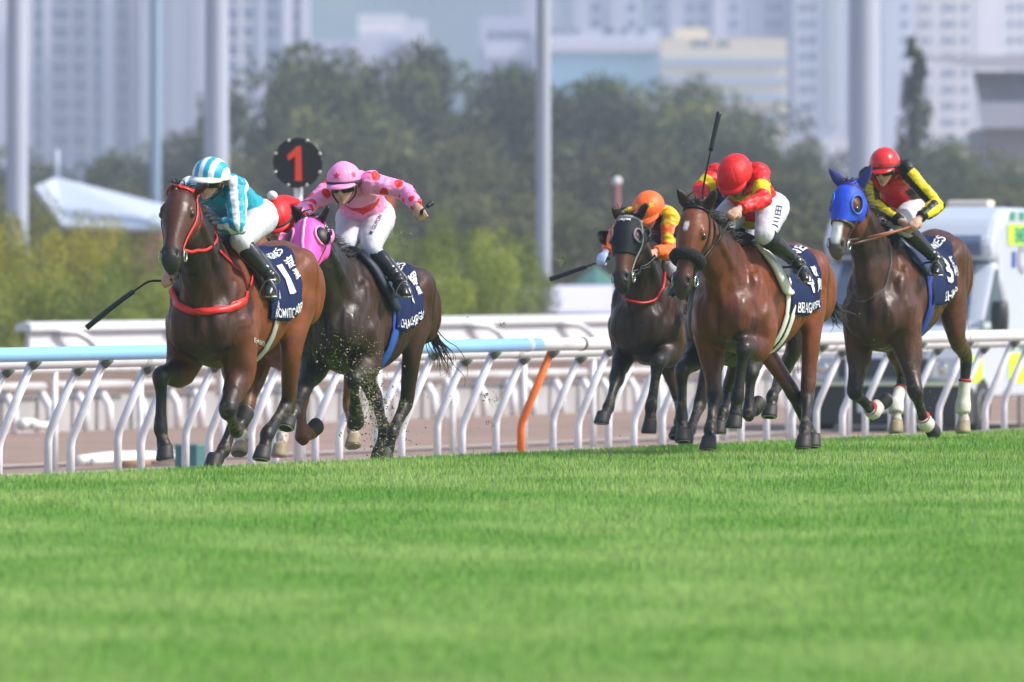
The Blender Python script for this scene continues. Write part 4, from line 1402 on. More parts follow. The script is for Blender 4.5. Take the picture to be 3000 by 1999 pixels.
    # tail
    if 'tail' in c:
        mb = MB()
        path = [H.px_a(*p) for p in c['tail']]
        t0 = W(-1.40, 0, 1.36 + H.dc)
        for k in range(c.get('tailn', 130)):
            j = (r.normal(size=3)[None] + .35 * r.normal(size=(len(path), 3))) * np.linspace(.02, c.get('tails', .09), len(path))[:, None]
            ln = r.uniform(.45, 1.0)
            P = [t0 + r.normal(size=3) * .012] + [p + jj for p, jj in zip(path, j)]
            P = catmull(np.array(P), 5)
            P = P[:max(5, int(len(P) * ln))]
            rr = np.linspace(.005, .0012, len(P))
            mb.tube(P, rr, n=4)
        mb.tube([t0 + h * .12, t0, (t0 + path[0]) / 2], [.04, .036, .02], n=8, sub=3)
        obj('tail', mb, m_hair, root)
    return H

# ---- tack
def ribbon(H, pts, wd, off, m, name, parent, sub=3, th=.005, wax=None, project=True, closed=False):
    """strap lying on the body through the given surface points"""
    P = np.array(pts, float)
    if closed: P = np.concatenate([P, P[:1]])
    P = catmull(P, sub) if sub > 1 else P
    if project:
        Q = [near(H.tree, p, off) for p in P]
        P = np.array([q[0] for q in Q]); Nn = np.array([q[1] for q in Q])
    else:
        Nn = np.array([near(H.tree, p, off)[1] for p in P])
    T = np.gradient(P, axis=0); T /= np.maximum(1e-9, np.linalg.norm(T, axis=1))[:, None]
    rings = []
    for p, t, nv in zip(P, T, Nn):
        b = nrm(np.cross(t, nv)); nv = nrm(np.cross(b, t))
        rings.append(np.array([p + b * wd / 2, p + b * wd / 2 + nv * th, p - b * wd / 2 + nv * th, p - b * wd / 2]))
    mb = MB(); mb.loft(rings)
    return obj(name, mb, m, parent)

def girth_ring(H, a, z0=None, k=1.0, lo=0, hi=360, n=48):
    c0 = H.W(a, 0, 1.2 + H.topz(a))
    out = []
    for t in np.radians(np.linspace(lo, hi, n)):
        d = H.l * math.sin(t) + UP * math.cos(t)
        loc, nor, i, ds = H.tree.ray_cast(Vector(c0 + d * 1.2), Vector(-d))
        out.append(np.array(loc) if loc is not None else c0 + d * .3)
    return out

def bridle(H, m, nose_t=.60, bit=True, brow=True, cheek=True, wd=.022, reins=None, rein_w=.02, fuzzy=None, noseband=True):
    root = H.root
    br = None
    if brow:
        rg = H.head_ring(.045, 1.0, 40)
        P = [near(H.tree, p, .006)[0] for p in rg[-14:]] + [near(H.tree, p, .006)[0] for p in rg[:15]]
        br = ribbon(H, P, wd * 1.25, .004, m, 'bridle', root, sub=1, th=.008)
    parent = br or root
    if noseband:
        rg = H.head_ring(nose_t, 1.0, 36)
        ribbon(H, list(rg), wd, .004, m, 'noseband', parent, sub=1, closed=True)
    if fuzzy:
        rg = H.head_ring(fuzzy[0], 1.0, 36)
        P = np.array([near(H.tree, p, .012)[0] for p in rg])
        mb = MB(); mb.tube(P, fuzzy[1], n=12, ring=True)
        obj('sheepskin_noseband', mb, fuzzy[2], parent)
    for s in (-1, 1):
        if cheek:
            pts = [H.hp(.02, .085 * s, -.01), H.hp(.15, .11 * s, -.02), H.hp(.32, .118 * s, -.03), H.hp(.52, .085 * s, -.02), H.hp(.70, .062 * s, -.015), H.hp(.80, .064 * s, -.012)]
            ribbon(H, pts, wd, .005, m, 'cheek_strap', parent, sub=4)
            pts = [H.hp(.04, .088 * s, -.05), H.hp(.16, .10 * s, -.13), H.hp(.30, .09 * s, -.17)]
            ribbon(H, pts, wd * .9, .005, m, 'throat_latch', parent, sub=4)
        if bit:
            c = near(H.tree, H.hp(.82, .066 * s, -.015), .012)[0]
            mb = MB()
            t = np.linspace(0, 2 * np.pi, 18, endpoint=False)
            mb.tube([c + H.n * .036 * math.cos(x) + H.u * .036 * math.sin(x) + H.hl * s * .012 for x in t], .0055, n=6, ring=True)
            mb.ell(c, (.011, .011, .011))
            obj('bit_ring', mb, m_steel, parent)
    if reins:
        for pts in reins:
            P = catmull(np.array(pts), 6)
            mb = MB(); mb.tube(P, .003, ry=rein_w / 2, n=6, side=H.l)
            obj('rein', mb, m, root)
    return parent

def saddle_kit(H, c):
    """saddle cloth with its writing, saddle pad, girth, stirrups"""
    root = H.root
    a0, a1 = c.get('ca', (-.20, -.92))
    nu, nv = 26, 40
    S = np.zeros((nu + 1, 2 * nv + 1, 3)); SN = np.zeros_like(S)
    for i in range(nu + 1):
        a = a0 + (a1 - a0) * i / nu
        zc = 1.17 + H.topz(a)
        zlow = np.interp(i / nu, [0, 1], c.get('czl', (.98, 1.10))) + H.topz(a)
        for j in range(-nv, nv + 1):
            f = abs(j) / nv; s = 1 if j >= 0 else -1
            # march down the side by direction angle
            t = f ** .9
            zt = 1.56 + H.topz(a)
            ang = t * math.radians(c.get('cang', 118))
            tz = None
            d = H.l * s * math.sin(ang) + UP * math.cos(ang)
            c0 = H.W(a, 0, zc + .05)
            loc, nor, _, _ = H.tree.ray_cast(Vector(c0 + d * 1.0), Vector(-d))
            p = np.array(loc) if loc is not None else c0 + d * .3
            lowlim = zlow
            if p[2] < lowlim:
                # hang straight down from the widest point instead of wrapping under
                p = p + UP * 0
            S[i, j + nv] = p; 
            SN[i, j + nv] = nrm(np.array(nor) if loc is not None else d)
    # reparametrise each rib so that it ends at zlow
    for i in range(nu + 1):
        a = a0 + (a1 - a0) * i / nu
        zlow = np.interp(i / nu, [0, 1], c.get('czl', (.98, 1.10))) + H.topz(a)
        for s in (0, 1):
            idx = list(range(nv, 2 * nv + 1)) if s else list(range(nv, -1, -1))
            P = S[i, idx]; N_ = SN[i, idx]
            k = np.argmax(P[:, 2] < zlow) if (P[:, 2] < zlow).any() else nv
            k = max(k, 6)
            x = np.linspace(0, k, nv + 1)
            S[i, idx] = np.stack([np.interp(x, range(nv + 1), P[:, q]) for q in range(3)], 1)
            SN[i, idx] = np.stack([np.interp(x, range(nv + 1), N_[:, q]) for q in range(3)], 1)
    for i in range(nu + 1):
        for j in range(2 * nv + 1):
            f = abs(j - nv) / nv
            wv = .010 * math.sin(i * .9 + j * .35) * f * f + .008 * f
            S[i, j] = S[i, j] + nrm(SN[i, j]) * (.012 + max(-.004, wv))
    mb = MB()
    V = S.reshape(-1, 3)
    m_ = 2 * nv + 1
    mb.add(V, [(i * m_ + j, (i + 1) * m_ + j, (i + 1) * m_ + j + 1, i * m_ + j + 1) for i in range(nu) for j in range(2 * nv)])
    cloth = obj('saddle_cloth', mb, m_navy, root)
    sd = cloth.modifiers.new('solid', 'SOLIDIFY'); sd.thickness = .006; sd.offset = 1
    def surf(u_, v_, off=.010, side=1):
        """u 0 front..1 rear, v 0 spine..1 hem, on the horse's left side"""
        x = np.clip(u_, 0, 1) * nu; y = nv + side * np.clip(v_, 0, 1) * nv
        i, j = min(int(x), nu - 1), min(int(y), 2 * nv - 1)
        fx, fy = x - i, y - j
        p = S[i, j] * (1 - fx) * (1 - fy) + S[i + 1, j] * fx * (1 - fy) + S[i, j + 1] * (1 - fx) * fy + S[i + 1, j + 1] * fx * fy
        nn = nrm(SN[i, j])
        return p + nn * off
    H.surf = surf
    arc = np.linalg.norm(S[nu // 2, nv] - S[nu // 2, 2 * nv])
    wid = abs(a1 - a0)
    hgt = np.sum(np.linalg.norm(np.diff(S[nu // 2, nv:], axis=0), axis=1))
    def write(txt, u0, u1, vbase, capv, bold=.02, name='lettering', slope=0.0, side=1, m=m_lett):
        V, Fc = text_mesh(txt, 1.0, bold)
        if len(V) == 0: return
        x0, x1 = V[:, 0].min(), V[:, 0].max()
        out = []
        for v in V:
            k = (v[0] - x0) / (x1 - x0)
            out.append(surf(u0 + (u1 - u0) * k, vbase + slope * k - v[1] * capv, .011, side))
        mb = MB(); mb.add(out, Fc)
        obj(name, mb, m, cloth, smooth=False)
    for t in c.get('text', ()):
        write(*t[:5], **(t[5] if len(t) > 5 else {}))
    # saddle: a small hump of leather over the front of the cloth
    sc = c.get('saddle', (.02, .025, .04))
    ms = mat('saddle_%d_%d_%d' % tuple(int(x * 200) for x in sc), sc, .45)
    pc = c.get('pad', None)
    mb = MB()
    rings = []
    for k, (a, hh, dn) in enumerate(((-.04, .0, 40), (-.08, .014, 56), (-.17, .012, 68), (-.28, .012, 60), (-.38, .022, 40), (-.43, .010, 24))):
        up_, lo_ = [], []
        for t in np.radians(np.linspace(-dn, dn, 21)):
            d = H.l * math.sin(t) + UP * math.cos(t)
            c0 = H.W(a, 0, 1.2 + H.topz(a))
            loc, nor, _, _ = H.tree.ray_cast(Vector(c0 + d), Vector(-d))
            p = np.array(loc) if loc is not None else c0 + d * .3
            up_.append(p + d * (.026 + hh)); lo_.append(p + d * .020)
        rings.append(np.array(up_ + lo_[::-1]))
    mb.loft(rings)
    obj('saddle', mb, ms, root)
    if pc:
        for s in (-1, 1):
            mp = mat('pad_%d' % int(pc[0] * 100), pc, .6, var=.06, vscale=9)
            mb = MB()
            P = []
            for a, t in ((-.02, 12), (-.055, 30), (-.08, 48), (-.12, 66), (-.17, 80), (-.24, 84)):
                t = math.radians(t) * s
                d = H.l * math.sin(t) + UP * math.cos(t)
                c0 = H.W(a, 0, 1.2 + H.topz(a))
                loc, nor, _, _ = H.tree.ray_cast(Vector(c0 + d), Vector(-d))
                P.append(np.array(loc) + d * .03)
            mb.tube(P, [.03, .045, .052, .055, .05, .02], n=12, ry=[.02, .026, .03, .03, .028, .012], side=H.h, sub=4)
            obj('saddle_pad', mb, mp, root)
    for (a, wd, col) in c.get('girth', ()):
        g = girth_ring(H, a, lo=62, hi=298, n=50)
        mg = mat('girth_%d_%d_%d' % tuple(int(x * 100) for x in col), col, .6, var=.08, vscale=20)
        ribbon(H, g, wd, .006, mg, 'girth', root, sub=1, th=.008)
    return cloth

def stirrup(H, ankle, toe, parent=None):
    """iron under the ball of the foot, hung on a strap from the saddle"""
    p = toe * .75 + ankle * .25 - UP * .035
    d = nrm(A(*(toe - ankle)) * A(1, 1, 0))
    s = nrm(np.cross(d, UP))
    mb = MB()
    mb.tube([p + s * .050, p + s * .052 + UP * .04, p + s * .022 + UP * .095, p + UP * .105, p - s * .022 + UP * .095, p - s * .052 + UP * .04, p - s * .050], .0042, n=6, sub=3)
    mb.box(p, (.055, .02, .006), [s, d, UP])
    o = obj('stirrup', mb, mat('stirrup_grey', (.22, .22, .22), .4, metal=.8), H.root)
    top = near(H.tree, H.W(-.16, H.l.dot(p - H.base) * .8, 1.45 + H.dz), .03)[0]
    mb = MB(); mb.tube([p + UP * .105, (p + UP * .105) * .5 + top * .5, top], .004, ry=.009, n=6, side=s)
    obj('stirrup_leather', mb, m_leather, o)

# ================================================================== riders
m_skin = mat('skin', rough=.5, attr='col', spec=.4, var=.06, vscale=30)
m_silk = mat('silks', rough=.45, attr='col', spec=.35, bump=.4, bscale=14)
m_cap = mat('cap_silk', rough=.48, attr='col', spec=.35, bump=.10, bscale=18)
m_capg = mat('cap_glossy', rough=.22, attr='col', spec=.5, coat=.4, bump=.15, bscale=14)
m_breech = mat('breeches', (.54, .54, .62), .6, var=.05, vscale=18, bump=.3, bscale=18)
m_boot = mat('boot_black', (.012, .012, .013), .25, spec=.6, bump=.15, bscale=30)
m_sole = mat('boot_shiny', (.45, .45, .45), .3, metal=.6, bump=.5, bscale=40)
m_gog = mat('goggles', (.005, .005, .007), .22, spec=.35)
m_ink = mat('navy_ink', (.02, .025, .09), .7)
SKIN = A(.52, .30, .22)

def seg_info(P, a, b, ref):
    ab = b - a
    t = np.clip(((P - a) @ ab) / ab.dot(ab), 0, 1)
    d = P - (a + t[:, None] * ab)
    dist = np.linalg.norm(d, axis=1)
    ax = nrm(ab); r = nrm(ref - ax * ref.dot(ax)); o = np.cross(ax, r)
    return t, dist, np.arctan2(d @ o, d @ r)

def hand(mb, Wp, d, g, k=1.0):
    """closed hand: palm, four curled fingers of unequal length, thumb across"""
    d = nrm(d); g = nrm(g - d * g.dot(d)); pn = nrm(np.cross(d, g))
    if pn[2] > 0: pn = -pn
    pal = Wp + d * .045 * k
    mb.ell(pal, (.046 * k, .038 * k, .019 * k), [d, g, pn], n=12, m=8)
    mb.tube([Wp - d * .03, Wp + d * .02], [.027 * k, .028 * k], n=10, ry=[.021 * k, .02 * k], side=g)
    for i, (off, ln) in enumerate(((-.030, .82), (-.010, .96), (.010, 1.0), (.029, .90))):
        q = pal + d * .036 * k + g * off * k
        mb.tube([q - d * .012 * k, q + d * .022 * ln * k + pn * .006, q + d * .030 * ln * k + pn * .028 * k, q + d * .012 * ln * k + pn * .046 * k, q - d * .010 * k + pn * .040 * k],
                [.0105 * k, .0105 * k, .010 * k, .009 * k, .0075 * k], n=8, sub=2)
    q = pal - g * .032 * k - d * .01
    mb.tube([q, q - g * .014 * k + d * .022 * k + pn * .014 * k, q + g * .004 * k + d * .040 * k + pn * .036 * k, q + g * .024 * k + d * .044 * k + pn * .048 * k], [.013 * k, .012 * k, .010 * k, .008 * k], n=8, sub=2)
    return pal + d * .03 * k + pn * .022 * k

def build_rider(H, c):
    J = {}
    def px(x, y, b): return H.px_l(x, y, b)
    for k in ('hip', 'knee', 'ankle', 'toe', 'sh', 'el', 'wr'):
        J[k + 'L'] = px(*c[k + 'L'])
    bc = c.get('bc', 0.0)
    def mirror(p):
        b = H.l.dot(p - H.base)
        return p + H.l * (2 * bc - 2 * b)
    for k in ('hip', 'knee', 'ankle', 'toe', 'sh', 'el', 'wr'):
        J[k + 'R'] = px(*c[k + 'R']) if (k + 'R') in c else mirror(J[k + 'L'])
    hips = (J['hipL'] + J['hipR']) / 2; shm = (J['shL'] + J['shR']) / 2
    hc = px(*c['head'])
    rv = lambda a, b, z: H.h * a + H.l * b + UP * z
    f = nrm(rv(*c['face'])); upv = nrm(UP + H.h * c.get('hup', .25)); upv = nrm(upv - f * f.dot(upv) + H.l * c.get('htilt', 0)); upv = nrm(upv - f * f.dot(upv))
    r = nrm(np.cross(f, upv)); r = r * (1 if r.dot(H.l) > 0 else -1)
    root = empty('person', hips, c['label'], 'jockey', 'jockeys riding the racehorses')
    sx = nrm(J['shL'] - J['shR'])
    tdir = nrm(shm - hips)
    bk = nrm(np.cross(sx, tdir)); bk = bk * (1 if bk.dot(UP) > 0 else -1)
    mid = hips * .5 + shm * .5 + bk * c.get('arch', .05)
    neck0 = shm + (hc - shm) * .15
    def limbs(k, parts):
        mb = MB()
        tor = [hips - tdir * (.07 if k > .9 else .02), hips * .68 + mid * .32 + bk * .01, mid, mid * .4 + shm * .6 + bk * .01, shm, neck0 + bk * .0]
        if 'torso' in parts:
            mb.tube(tor, np.array([.186, .168, .152, .172, .150, .060]) * k, n=20, ry=np.array([.150, .132, .114, .118, .088, .055]) * k, side=sx, sub=4)
        for s in 'LR':
            S, E, Wr = J['sh' + s], J['el' + s], J['wr' + s]
            if 'arms' in parts:
                mb.ell(S, (.078 * k,) * 3)
                mb.tube([S, S * .5 + E * .5, E], np.array([.072, .063, .056]) * k, n=14, sub=3)
                mb.ell(E, (.057 * k,) * 3)
                mb.tube([E, E * .6 + Wr * .4, Wr + (E - Wr) * .05], np.array([.057, .055, .038]) * k, n=14, sub=3)
            Hp, K, An, To = J['hip' + s], J['knee' + s], J['ankle' + s], J['toe' + s]
            if 'legs' in parts:
                mb.ell(Hp, (.122 * k, .122 * k, .122 * k))
                mb.tube([hips * .4 + Hp * .6, Hp, Hp * .5 + K * .5, K], np.array([.12, .118, .096, .071]) * k, n=16, sub=4)
                mb.ell(K, (.070 * k,) * 3)
                mb.tube([K, K * .6 + An * .4], np.array([.068, .060]) * k, n=14)
            if 'shins' in parts:
                mb.tube([K * .85 + An * .15, K * .55 + An * .45, K * .2 + An * .8, An], np.array([.060, .060, .046, .043]) * k, n=14, sub=3)
                fd = nrm(To - An); hl_ = An - fd * .045 - UP * .035
                mb.tube([hl_, An * .6 + To * .4 - UP * .02, To], np.array([.036, .040, .030]) * k, n=12, ry=np.array([.036, .040, .022]) * k, sub=3)
        return mb
    # ---- skin: one continuous body with head and hands
    mb = limbs(.72, ('torso', 'arms', 'legs', 'shins'))
    mb.tube([shm, shm * .4 + hc * .6, hc - upv * .03], [.066, .056, .055], n=12, sub=2)
    hx = [r, f, upv]
    P = lambda x, y, z: hc + r * x + f * y + upv * z
    mb.ell(P(0, -.008, .022), (.074, .092, .098), hx, n=18, m=14)
    mb.tube([P(0, .02, -.01), P(0, .045, -.05), P(0, .058, -.098)], [.066, .054, .028], n=14, ry=[.07, .05, .026], side=r, sub=3)
    mb.tube([P(0, .080, .015), P(0, .098, -.012), P(0, .108, -.036), P(0, .088, -.046)], [.009, .012, .016, .012], n=8, sub=2)
    mb.ell(P(0, .074, -.100), (.020, .016, .015), hx)
    mb.ell(P(0, .083, -.068), (.024, .010, .008), hx); mb.ell(P(0, .082, -.080), (.021, .010, .008), hx)
    for s in (-1, 1):
        mb.ell(P(.042 * s, .060, -.022), (.022, .018, .02), hx)
        mb.ell(P(.078 * s, -.012, -.012), (.010, .020, .030), hx)
    grips = {}
    tmp = MB()
    for s in 'LR':
        d = nrm(J['wr' + s] - J['el' + s])
        g = nrm(rv(*c.get('grip' + s, (.3, .8 if s == 'R' else -.8, .3))))
        grips[s] = hand(mb, J['wr' + s], nrm(d + rv(*c.get('hd' + s, (0, 0, -.2)))), g, .98)
    me = remesh(mb, .0072, 2, .4, 'body')
    V = verts(me)
    q = V - hc
    lx, ly, lz = q @ r, q @ f, q @ upv
    C = np.tile(SKIN * np.array(c.get('skin', (1, 1, 1))), (len(V), 1))
    face = (np.abs(lx) < .1) & (np.abs(ly) < .14) & (np.abs(lz) < .16)
    lip = np.exp(-((lx / .024) ** 2 + ((lz + .074) / .010) ** 2)) * (ly > .05) * face
    C = mix(C, A(.36, .12, .10), lip * .8)
    chk = np.exp(-(((np.abs(lx) - .045) / .025) ** 2 + ((lz + .03) / .03) ** 2)) * face
    C = mix(C, A(.56, .24, .18), chk * .35)
    hair = face * ((ly < .0) & (lz > -.06) & (lz < .02) & (np.abs(lx) < .074)).astype(float)
    C = mix(C, A(.04, .025, .02), hair * .8)
    for s, gc in c.get('glove', {}).items():
        dd = np.linalg.norm(V - grips[s], axis=1)
        C = mix(C, A(*gc), (dd < .15).astype(float))
    C *= (1 + .10 * vnoise(V, 40, 2.0))[:, None]
    paint(me, np.clip(C, .003, 1))
    obj('body', me, m_skin, root)
    # ---- silks
    mb = limbs(1.0, ('torso', 'arms'))
    mb.tube([shm, neck0, neck0 * .7 + hc * .3], [.085, .066, .062], n=14)
    me = remesh(mb, .0066, 4, .5, 'silks')
    V = verts(me); Nn = normals(me)
    wr = (vnoise(V * np.array([1, 1, 1.6]), 8, 3.3) * .012 + (1 - np.abs(vnoise(V * np.array([1, 1, 1.8]), 13, 1.1)) * 2.2) * .0055)
    # gathers across the sleeves
    names = ['torso', 'uaL', 'faL', 'uaR', 'faR']
    ends = [(hips, shm), (J['shL'], J['elL']), (J['elL'], J['wrL']), (J['shR'], J['elR']), (J['elR'], J['wrR'])]
    radv = [.14, .07, .055, .07, .055]
    inf = [seg_info(V, a, b, bk if i == 0 else (UP + f * .3)) for i, (a, b) in enumerate(ends)]
    dist = np.stack([i_[1] - rr for i_, rr in zip(inf, radv)], 1)
    which = dist.argmin(1)
    T = np.choose(which, [i_[0] for i_ in inf]); ANG = np.choose(which, [i_[2] for i_ in inf])
    arm = (which > 0)
    wr = wr + arm * .004 * vnoise(np.stack([T * 9, ANG * 1.2, which * 3.0], 1), 1.0, .7)
    set_verts(me, V + Nn * wr[:, None])
    bx = (V - hips) @ sx; bt = ((V - hips) @ tdir) / np.linalg.norm(shm - hips); bb = (V - hips) @ bk
    C = np.array(c['silks'](which, T, ANG, bx, bt, bb, V), float)
    paint(me, np.clip(C, .003, 1))
    obj('silks', me, m_silk, root)
    # ---- breeches
    mb = limbs(1.0, ('legs',))
    mb.ell(hips - tdir * .01, (.155, .125, .125), [sx, tdir, bk], n=16, m=10)
    me = remesh(mb, .010, 4, .5, 'breeches')
    V = verts(me); Nn = normals(me)
    set_verts(me, V + Nn * (vnoise(V, 12, 7.7) * .007 + vnoise(V, 26, 2.7) * .003)[:, None])
    bt_ = bvh(me)
    bo = obj('breeches', me, m_breech, root)
    for (txt, p0, p1, capv) in c.get('btext', ()):
        Vt, Fc = text_mesh(txt, 1.0, .01)
        if len(Vt) == 0: continue
        x0, x1 = Vt[:, 0].min(), Vt[:, 0].max()
        p0, p1 = np.array(p0, float), np.array(p1, float)
        dpx = p1 - p0; up2 = np.array([dpx[1], -dpx[0]]) / np.linalg.norm(dpx)
        out, ok = [], True
        for v in Vt:
            pp = p0 + dpx * (v[0] - x0) / (x1 - x0) + up2 * v[1] * capv
            q_, nn = hit(bt_, pp[0], pp[1])
            if q_ is None: ok = False; break
            out.append(q_ + nn * .004)
        if ok:
            mb = MB(); mb.add(out, Fc); obj('lettering', mb, m_ink, bo, smooth=False)
    # ---- boots
    for s in 'LR':
        An, To, K = J['ankle' + s], J['toe' + s], J['knee' + s]
        mb = MB()
        fd = nrm(To - An)
        mb.tube([K * .84 + An * .16, K * .6 + An * .4, K * .25 + An * .75, An], [.064, .063, .049, .045], n=16, sub=3)
        hl_ = An - nrm(fd * A(1, 1, .3)) * .05 - UP * .045
        mb.tube([hl_, An * .7 + To * .3 - UP * .02, An * .3 + To * .7, To], [.034, .043, .042, .026], n=14, ry=[.034, .044, .034, .02], side=nrm(np.cross(fd, UP)), sub=3)
        mb.ell(An - UP * .01, (.046,) * 3)
        me = remesh(mb, .009, 2, .5, 'boot')
        V = verts(me); Nn = normals(me)
        set_verts(me, V + Nn * (.004 * np.sin(((V - An) @ nrm(K - An)) * 120) * (np.linalg.norm(V - An, axis=1) < .1))[:, None])
        b = obj('boot', me, m_boot, root)
        if c.get('garter') is not None:
            mb = MB(); mb.tube([K * .92 + An * .08, K * .76 + An * .24], [.074, .068], n=18)
            obj('garter', mb, mat('garter_black', (.012, .012, .014), .8), b)
        bcol = c.get('bootback')
        if bcol:
            side_ = nrm(-H.h * .75 + H.l * .75 * (1 if s == 'L' else -1) + UP * .1)
            mb = MB()
            pts = [K * (1 - t) + An * t + side_ * rr for t, rr in ((.26, .069), (.5, .067), (.75, .058), (1.0, .053))] + [hl_ + side_ * .042]
            mb.tube(pts, [.012, .017, .017, .015, .012], n=8, ry=.004, sub=3, side=nrm(np.cross(side_, K - An)))
            obj('reflective_strip', mb, mat('strip_%d' % int(bcol[0] * 100), bcol, .3, metal=.3, bump=.4, bscale=50), b)
    # ---- helmet
    hr = c.get('hr', (.117, .140, .112))
    o0 = P(0, -.008, .046)
    mb = MB()
    rings = []
    an = np.linspace(0, 2 * np.pi, 150, endpoint=False)
    for ph in np.radians(np.linspace(2, 104, 60)):
        rings.append(np.array([o0 + r * (hr[0] * math.sin(ph) * math.cos(t)) + f * (hr[1] * math.sin(ph) * math.sin(t)) + upv * (hr[2] * math.cos(ph)) for t in an]))
    low = rings[-1]
    rings.append(o0 + (low - o0) * .94); rings.append(o0 + (low - o0) * .90 + upv * .03)
    mb.loft(rings)
    nh = mb.n
    # peak
    pr = []
    for t in np.linspace(math.radians(22), math.radians(158), 22):
        e = math.sin((t - math.radians(22)) / math.radians(136) * math.pi) ** .7
        a_ = o0 + r * hr[0] * .98 * math.cos(t) + f * hr[1] * .97 * math.sin(t) + upv * (-.012)
        ext = c.get('peak', .052) * e
        b_ = a_ + f * ext + r * math.cos(t) * .02 * e - upv * (.014 + .012 * e)
        pr.append(np.array([a_ + upv * .008, b_ + upv * .004, b_ - upv * .004, a_ - upv * .010]))
    mb.loft(pr)
    if c.get('pompom'):
        mb.ell(o0 + upv * (hr[2] + .028) - f * .03, (.036, .036, .034), n=14, m=10)
    me = mb.mesh('helmet')
    V = verts(me)
    q = V - o0
    V = V + (q / np.maximum(1e-6, np.linalg.norm(q, axis=1))[:, None]) * ((vnoise(V, 17, 2.0) * .0035 - .0022 * np.exp(-(np.sin(np.arctan2(q @ f, q @ r) * 3) / .10) ** 2)) * (not c.get('gloss') or .4))[:, None]
    set_verts(me, V)
    lx, ly, lz = q @ r / hr[0], q @ f / hr[1], q @ upv / hr[2]
    C = np.array(c['cap'](lx, ly, lz), float)
    if c.get('pompom'): C[lz > 1.02] = [.8, .8, .8]
    C[nh:][(np.arange(len(C) - nh) < 88)] = c.get('peakc', C[nh])
    paint(me, np.clip(C, .003, 1))
    hm = obj('helmet', me, m_capg if c.get('gloss') else m_cap, root)
    def on_cap(x, y, off=.003):
        """point on the shell by angles from straight ahead: x to the rider's left, y up, in radians"""
        dv = r * math.sin(x) * math.cos(y) + f * math.cos(x) * math.cos(y) + upv * math.sin(y)
        k = 1 / math.sqrt((dv.dot(r) / hr[0]) ** 2 + (dv.dot(f) / hr[1]) ** 2 + (dv.dot(upv) / hr[2]) ** 2)
        return o0 + dv * (k + off)
    for (x, y, R, colr) in c.get('stars', ()):
        pts = [on_cap(x, y)]
        for k in range(10):
            t = math.pi / 2 + k * math.pi / 5
            rr = R if k % 2 == 0 else R * .42
            pts.append(on_cap(x + rr * math.cos(t) / max(.3, math.cos(y)), y + rr * math.sin(t)))
        mb = MB(); mb.add(pts, [(0, 1 + k, 1 + (k + 1) % 10) for k in range(10)])
        obj('star', mb, mat('star_%d' % int(colr[1] * 100), colr, .4), hm, smooth=False)
    if c.get('band'):
        mb = MB()
        rg = [o0 + r * (hr[0] * 1.015 * math.cos(t)) + f * (hr[1] * 1.015 * math.sin(t)) - upv * (.014 - .004 * math.sin(t)) for t in an]
        mb.tube(rg, .013, ry=.005, n=8, ring=True, side=upv)
        obj('helmet_band', mb, mat('band_dark', c['band'], .6), hm)
    mb = MB()
    for s in (-1, 1):
        mb.tube([P(.088 * s, .0, -.0), P(.076 * s, .015, -.06), P(.030 * s, .045, -.108)], .006, ry=.003, n=6, sub=3)
    obj('chin_strap', mb, m_leather, hm)
    # ---- goggles or visor
    if c.get('visor'):
        rows_ = []
        for z in np.linspace(.012, -.075, 6):
            rows_.append(np.array([P(.105 * math.sin(t), .03 + .092 * math.cos(t) + .02, z) for t in np.linspace(-1.35, 1.35, 20)]))
        mb = MB(); mb.loft(rows_, closed=False, caps=False)
        obj('visor', mb, mat('visor_clear', (.10, .03, .04), .1, spec=.6, alpha=.55), hm)
    if c.get('goggles', True):
        rows_ = []
        gz = c.get('gz', (.030, -.030))
        zz = np.linspace(gz[0], gz[1], 7)
        for i, z in enumerate(zz):
            wv = 1.18 + .12 * math.sin(math.pi * i / 6)
            rows_.append(np.array([P(.079 * math.sin(t) * 1.04, .004 + .098 * math.cos(t) + .004 * math.sin(math.pi * i / 6), z + (.012 * (abs(t) < .22) if i == 6 else 0)) for t in np.linspace(-wv, wv, 24)]))
        mb = MB(); mb.loft(rows_, closed=False, caps=False)
        g = obj('goggles', mb, m_gog, root)
        sd = g.modifiers.new('solid', 'SOLIDIFY'); sd.thickness = .006; sd.offset = 1
    if DEV:
        print('DBG', c['label'][:30], {k: [round(float((v - H.base).dot(H.h)), 2), round(float((v - H.base).dot(H.l)), 2), round(float(v[2]), 2)] for k, v in J.items()},
              'thigh %.2f shank %.2f ua %.2f fa %.2f torso %.2f neck %.2f' % tuple(np.linalg.norm(x) for x in (J['hipL'] - J['kneeL'], J['kneeL'] - J['ankleL'], J['shL'] - J['elL'], J['elL'] - J['wrL'], hips - shm, hc - shm)))
    c['_J'] = J; c['_grip'] = grips; c['_hm'] = hm
    return root, J, grips

def whip(pts, label, flap=.3):
    """whip through world points, hand end first"""
    P = catmull(np.array(pts), 6)
    n = len(P)
    root = empty('whip', P[0], label, 'whip', 'jockey whips')
    k = max(3, int(n * .28)); e = int(n * (1 - flap))
    mb = MB(); mb.tube(P[:k + 1], np.linspace(.014, .012, k + 1), n=10); obj('handle', mb, m_leather, root)
    mb = MB(); mb.tube(P[k:e + 1], np.linspace(.008, .006, e + 1 - k), n=8); obj('shaft', mb, m_leather, root)
    mb = MB(); mb.tube(P[e:], np.linspace(.016, .019, n - e), n=10); obj('flap', mb, mat('whip_pad', (.015, .018, .03), .45), root)
    return root

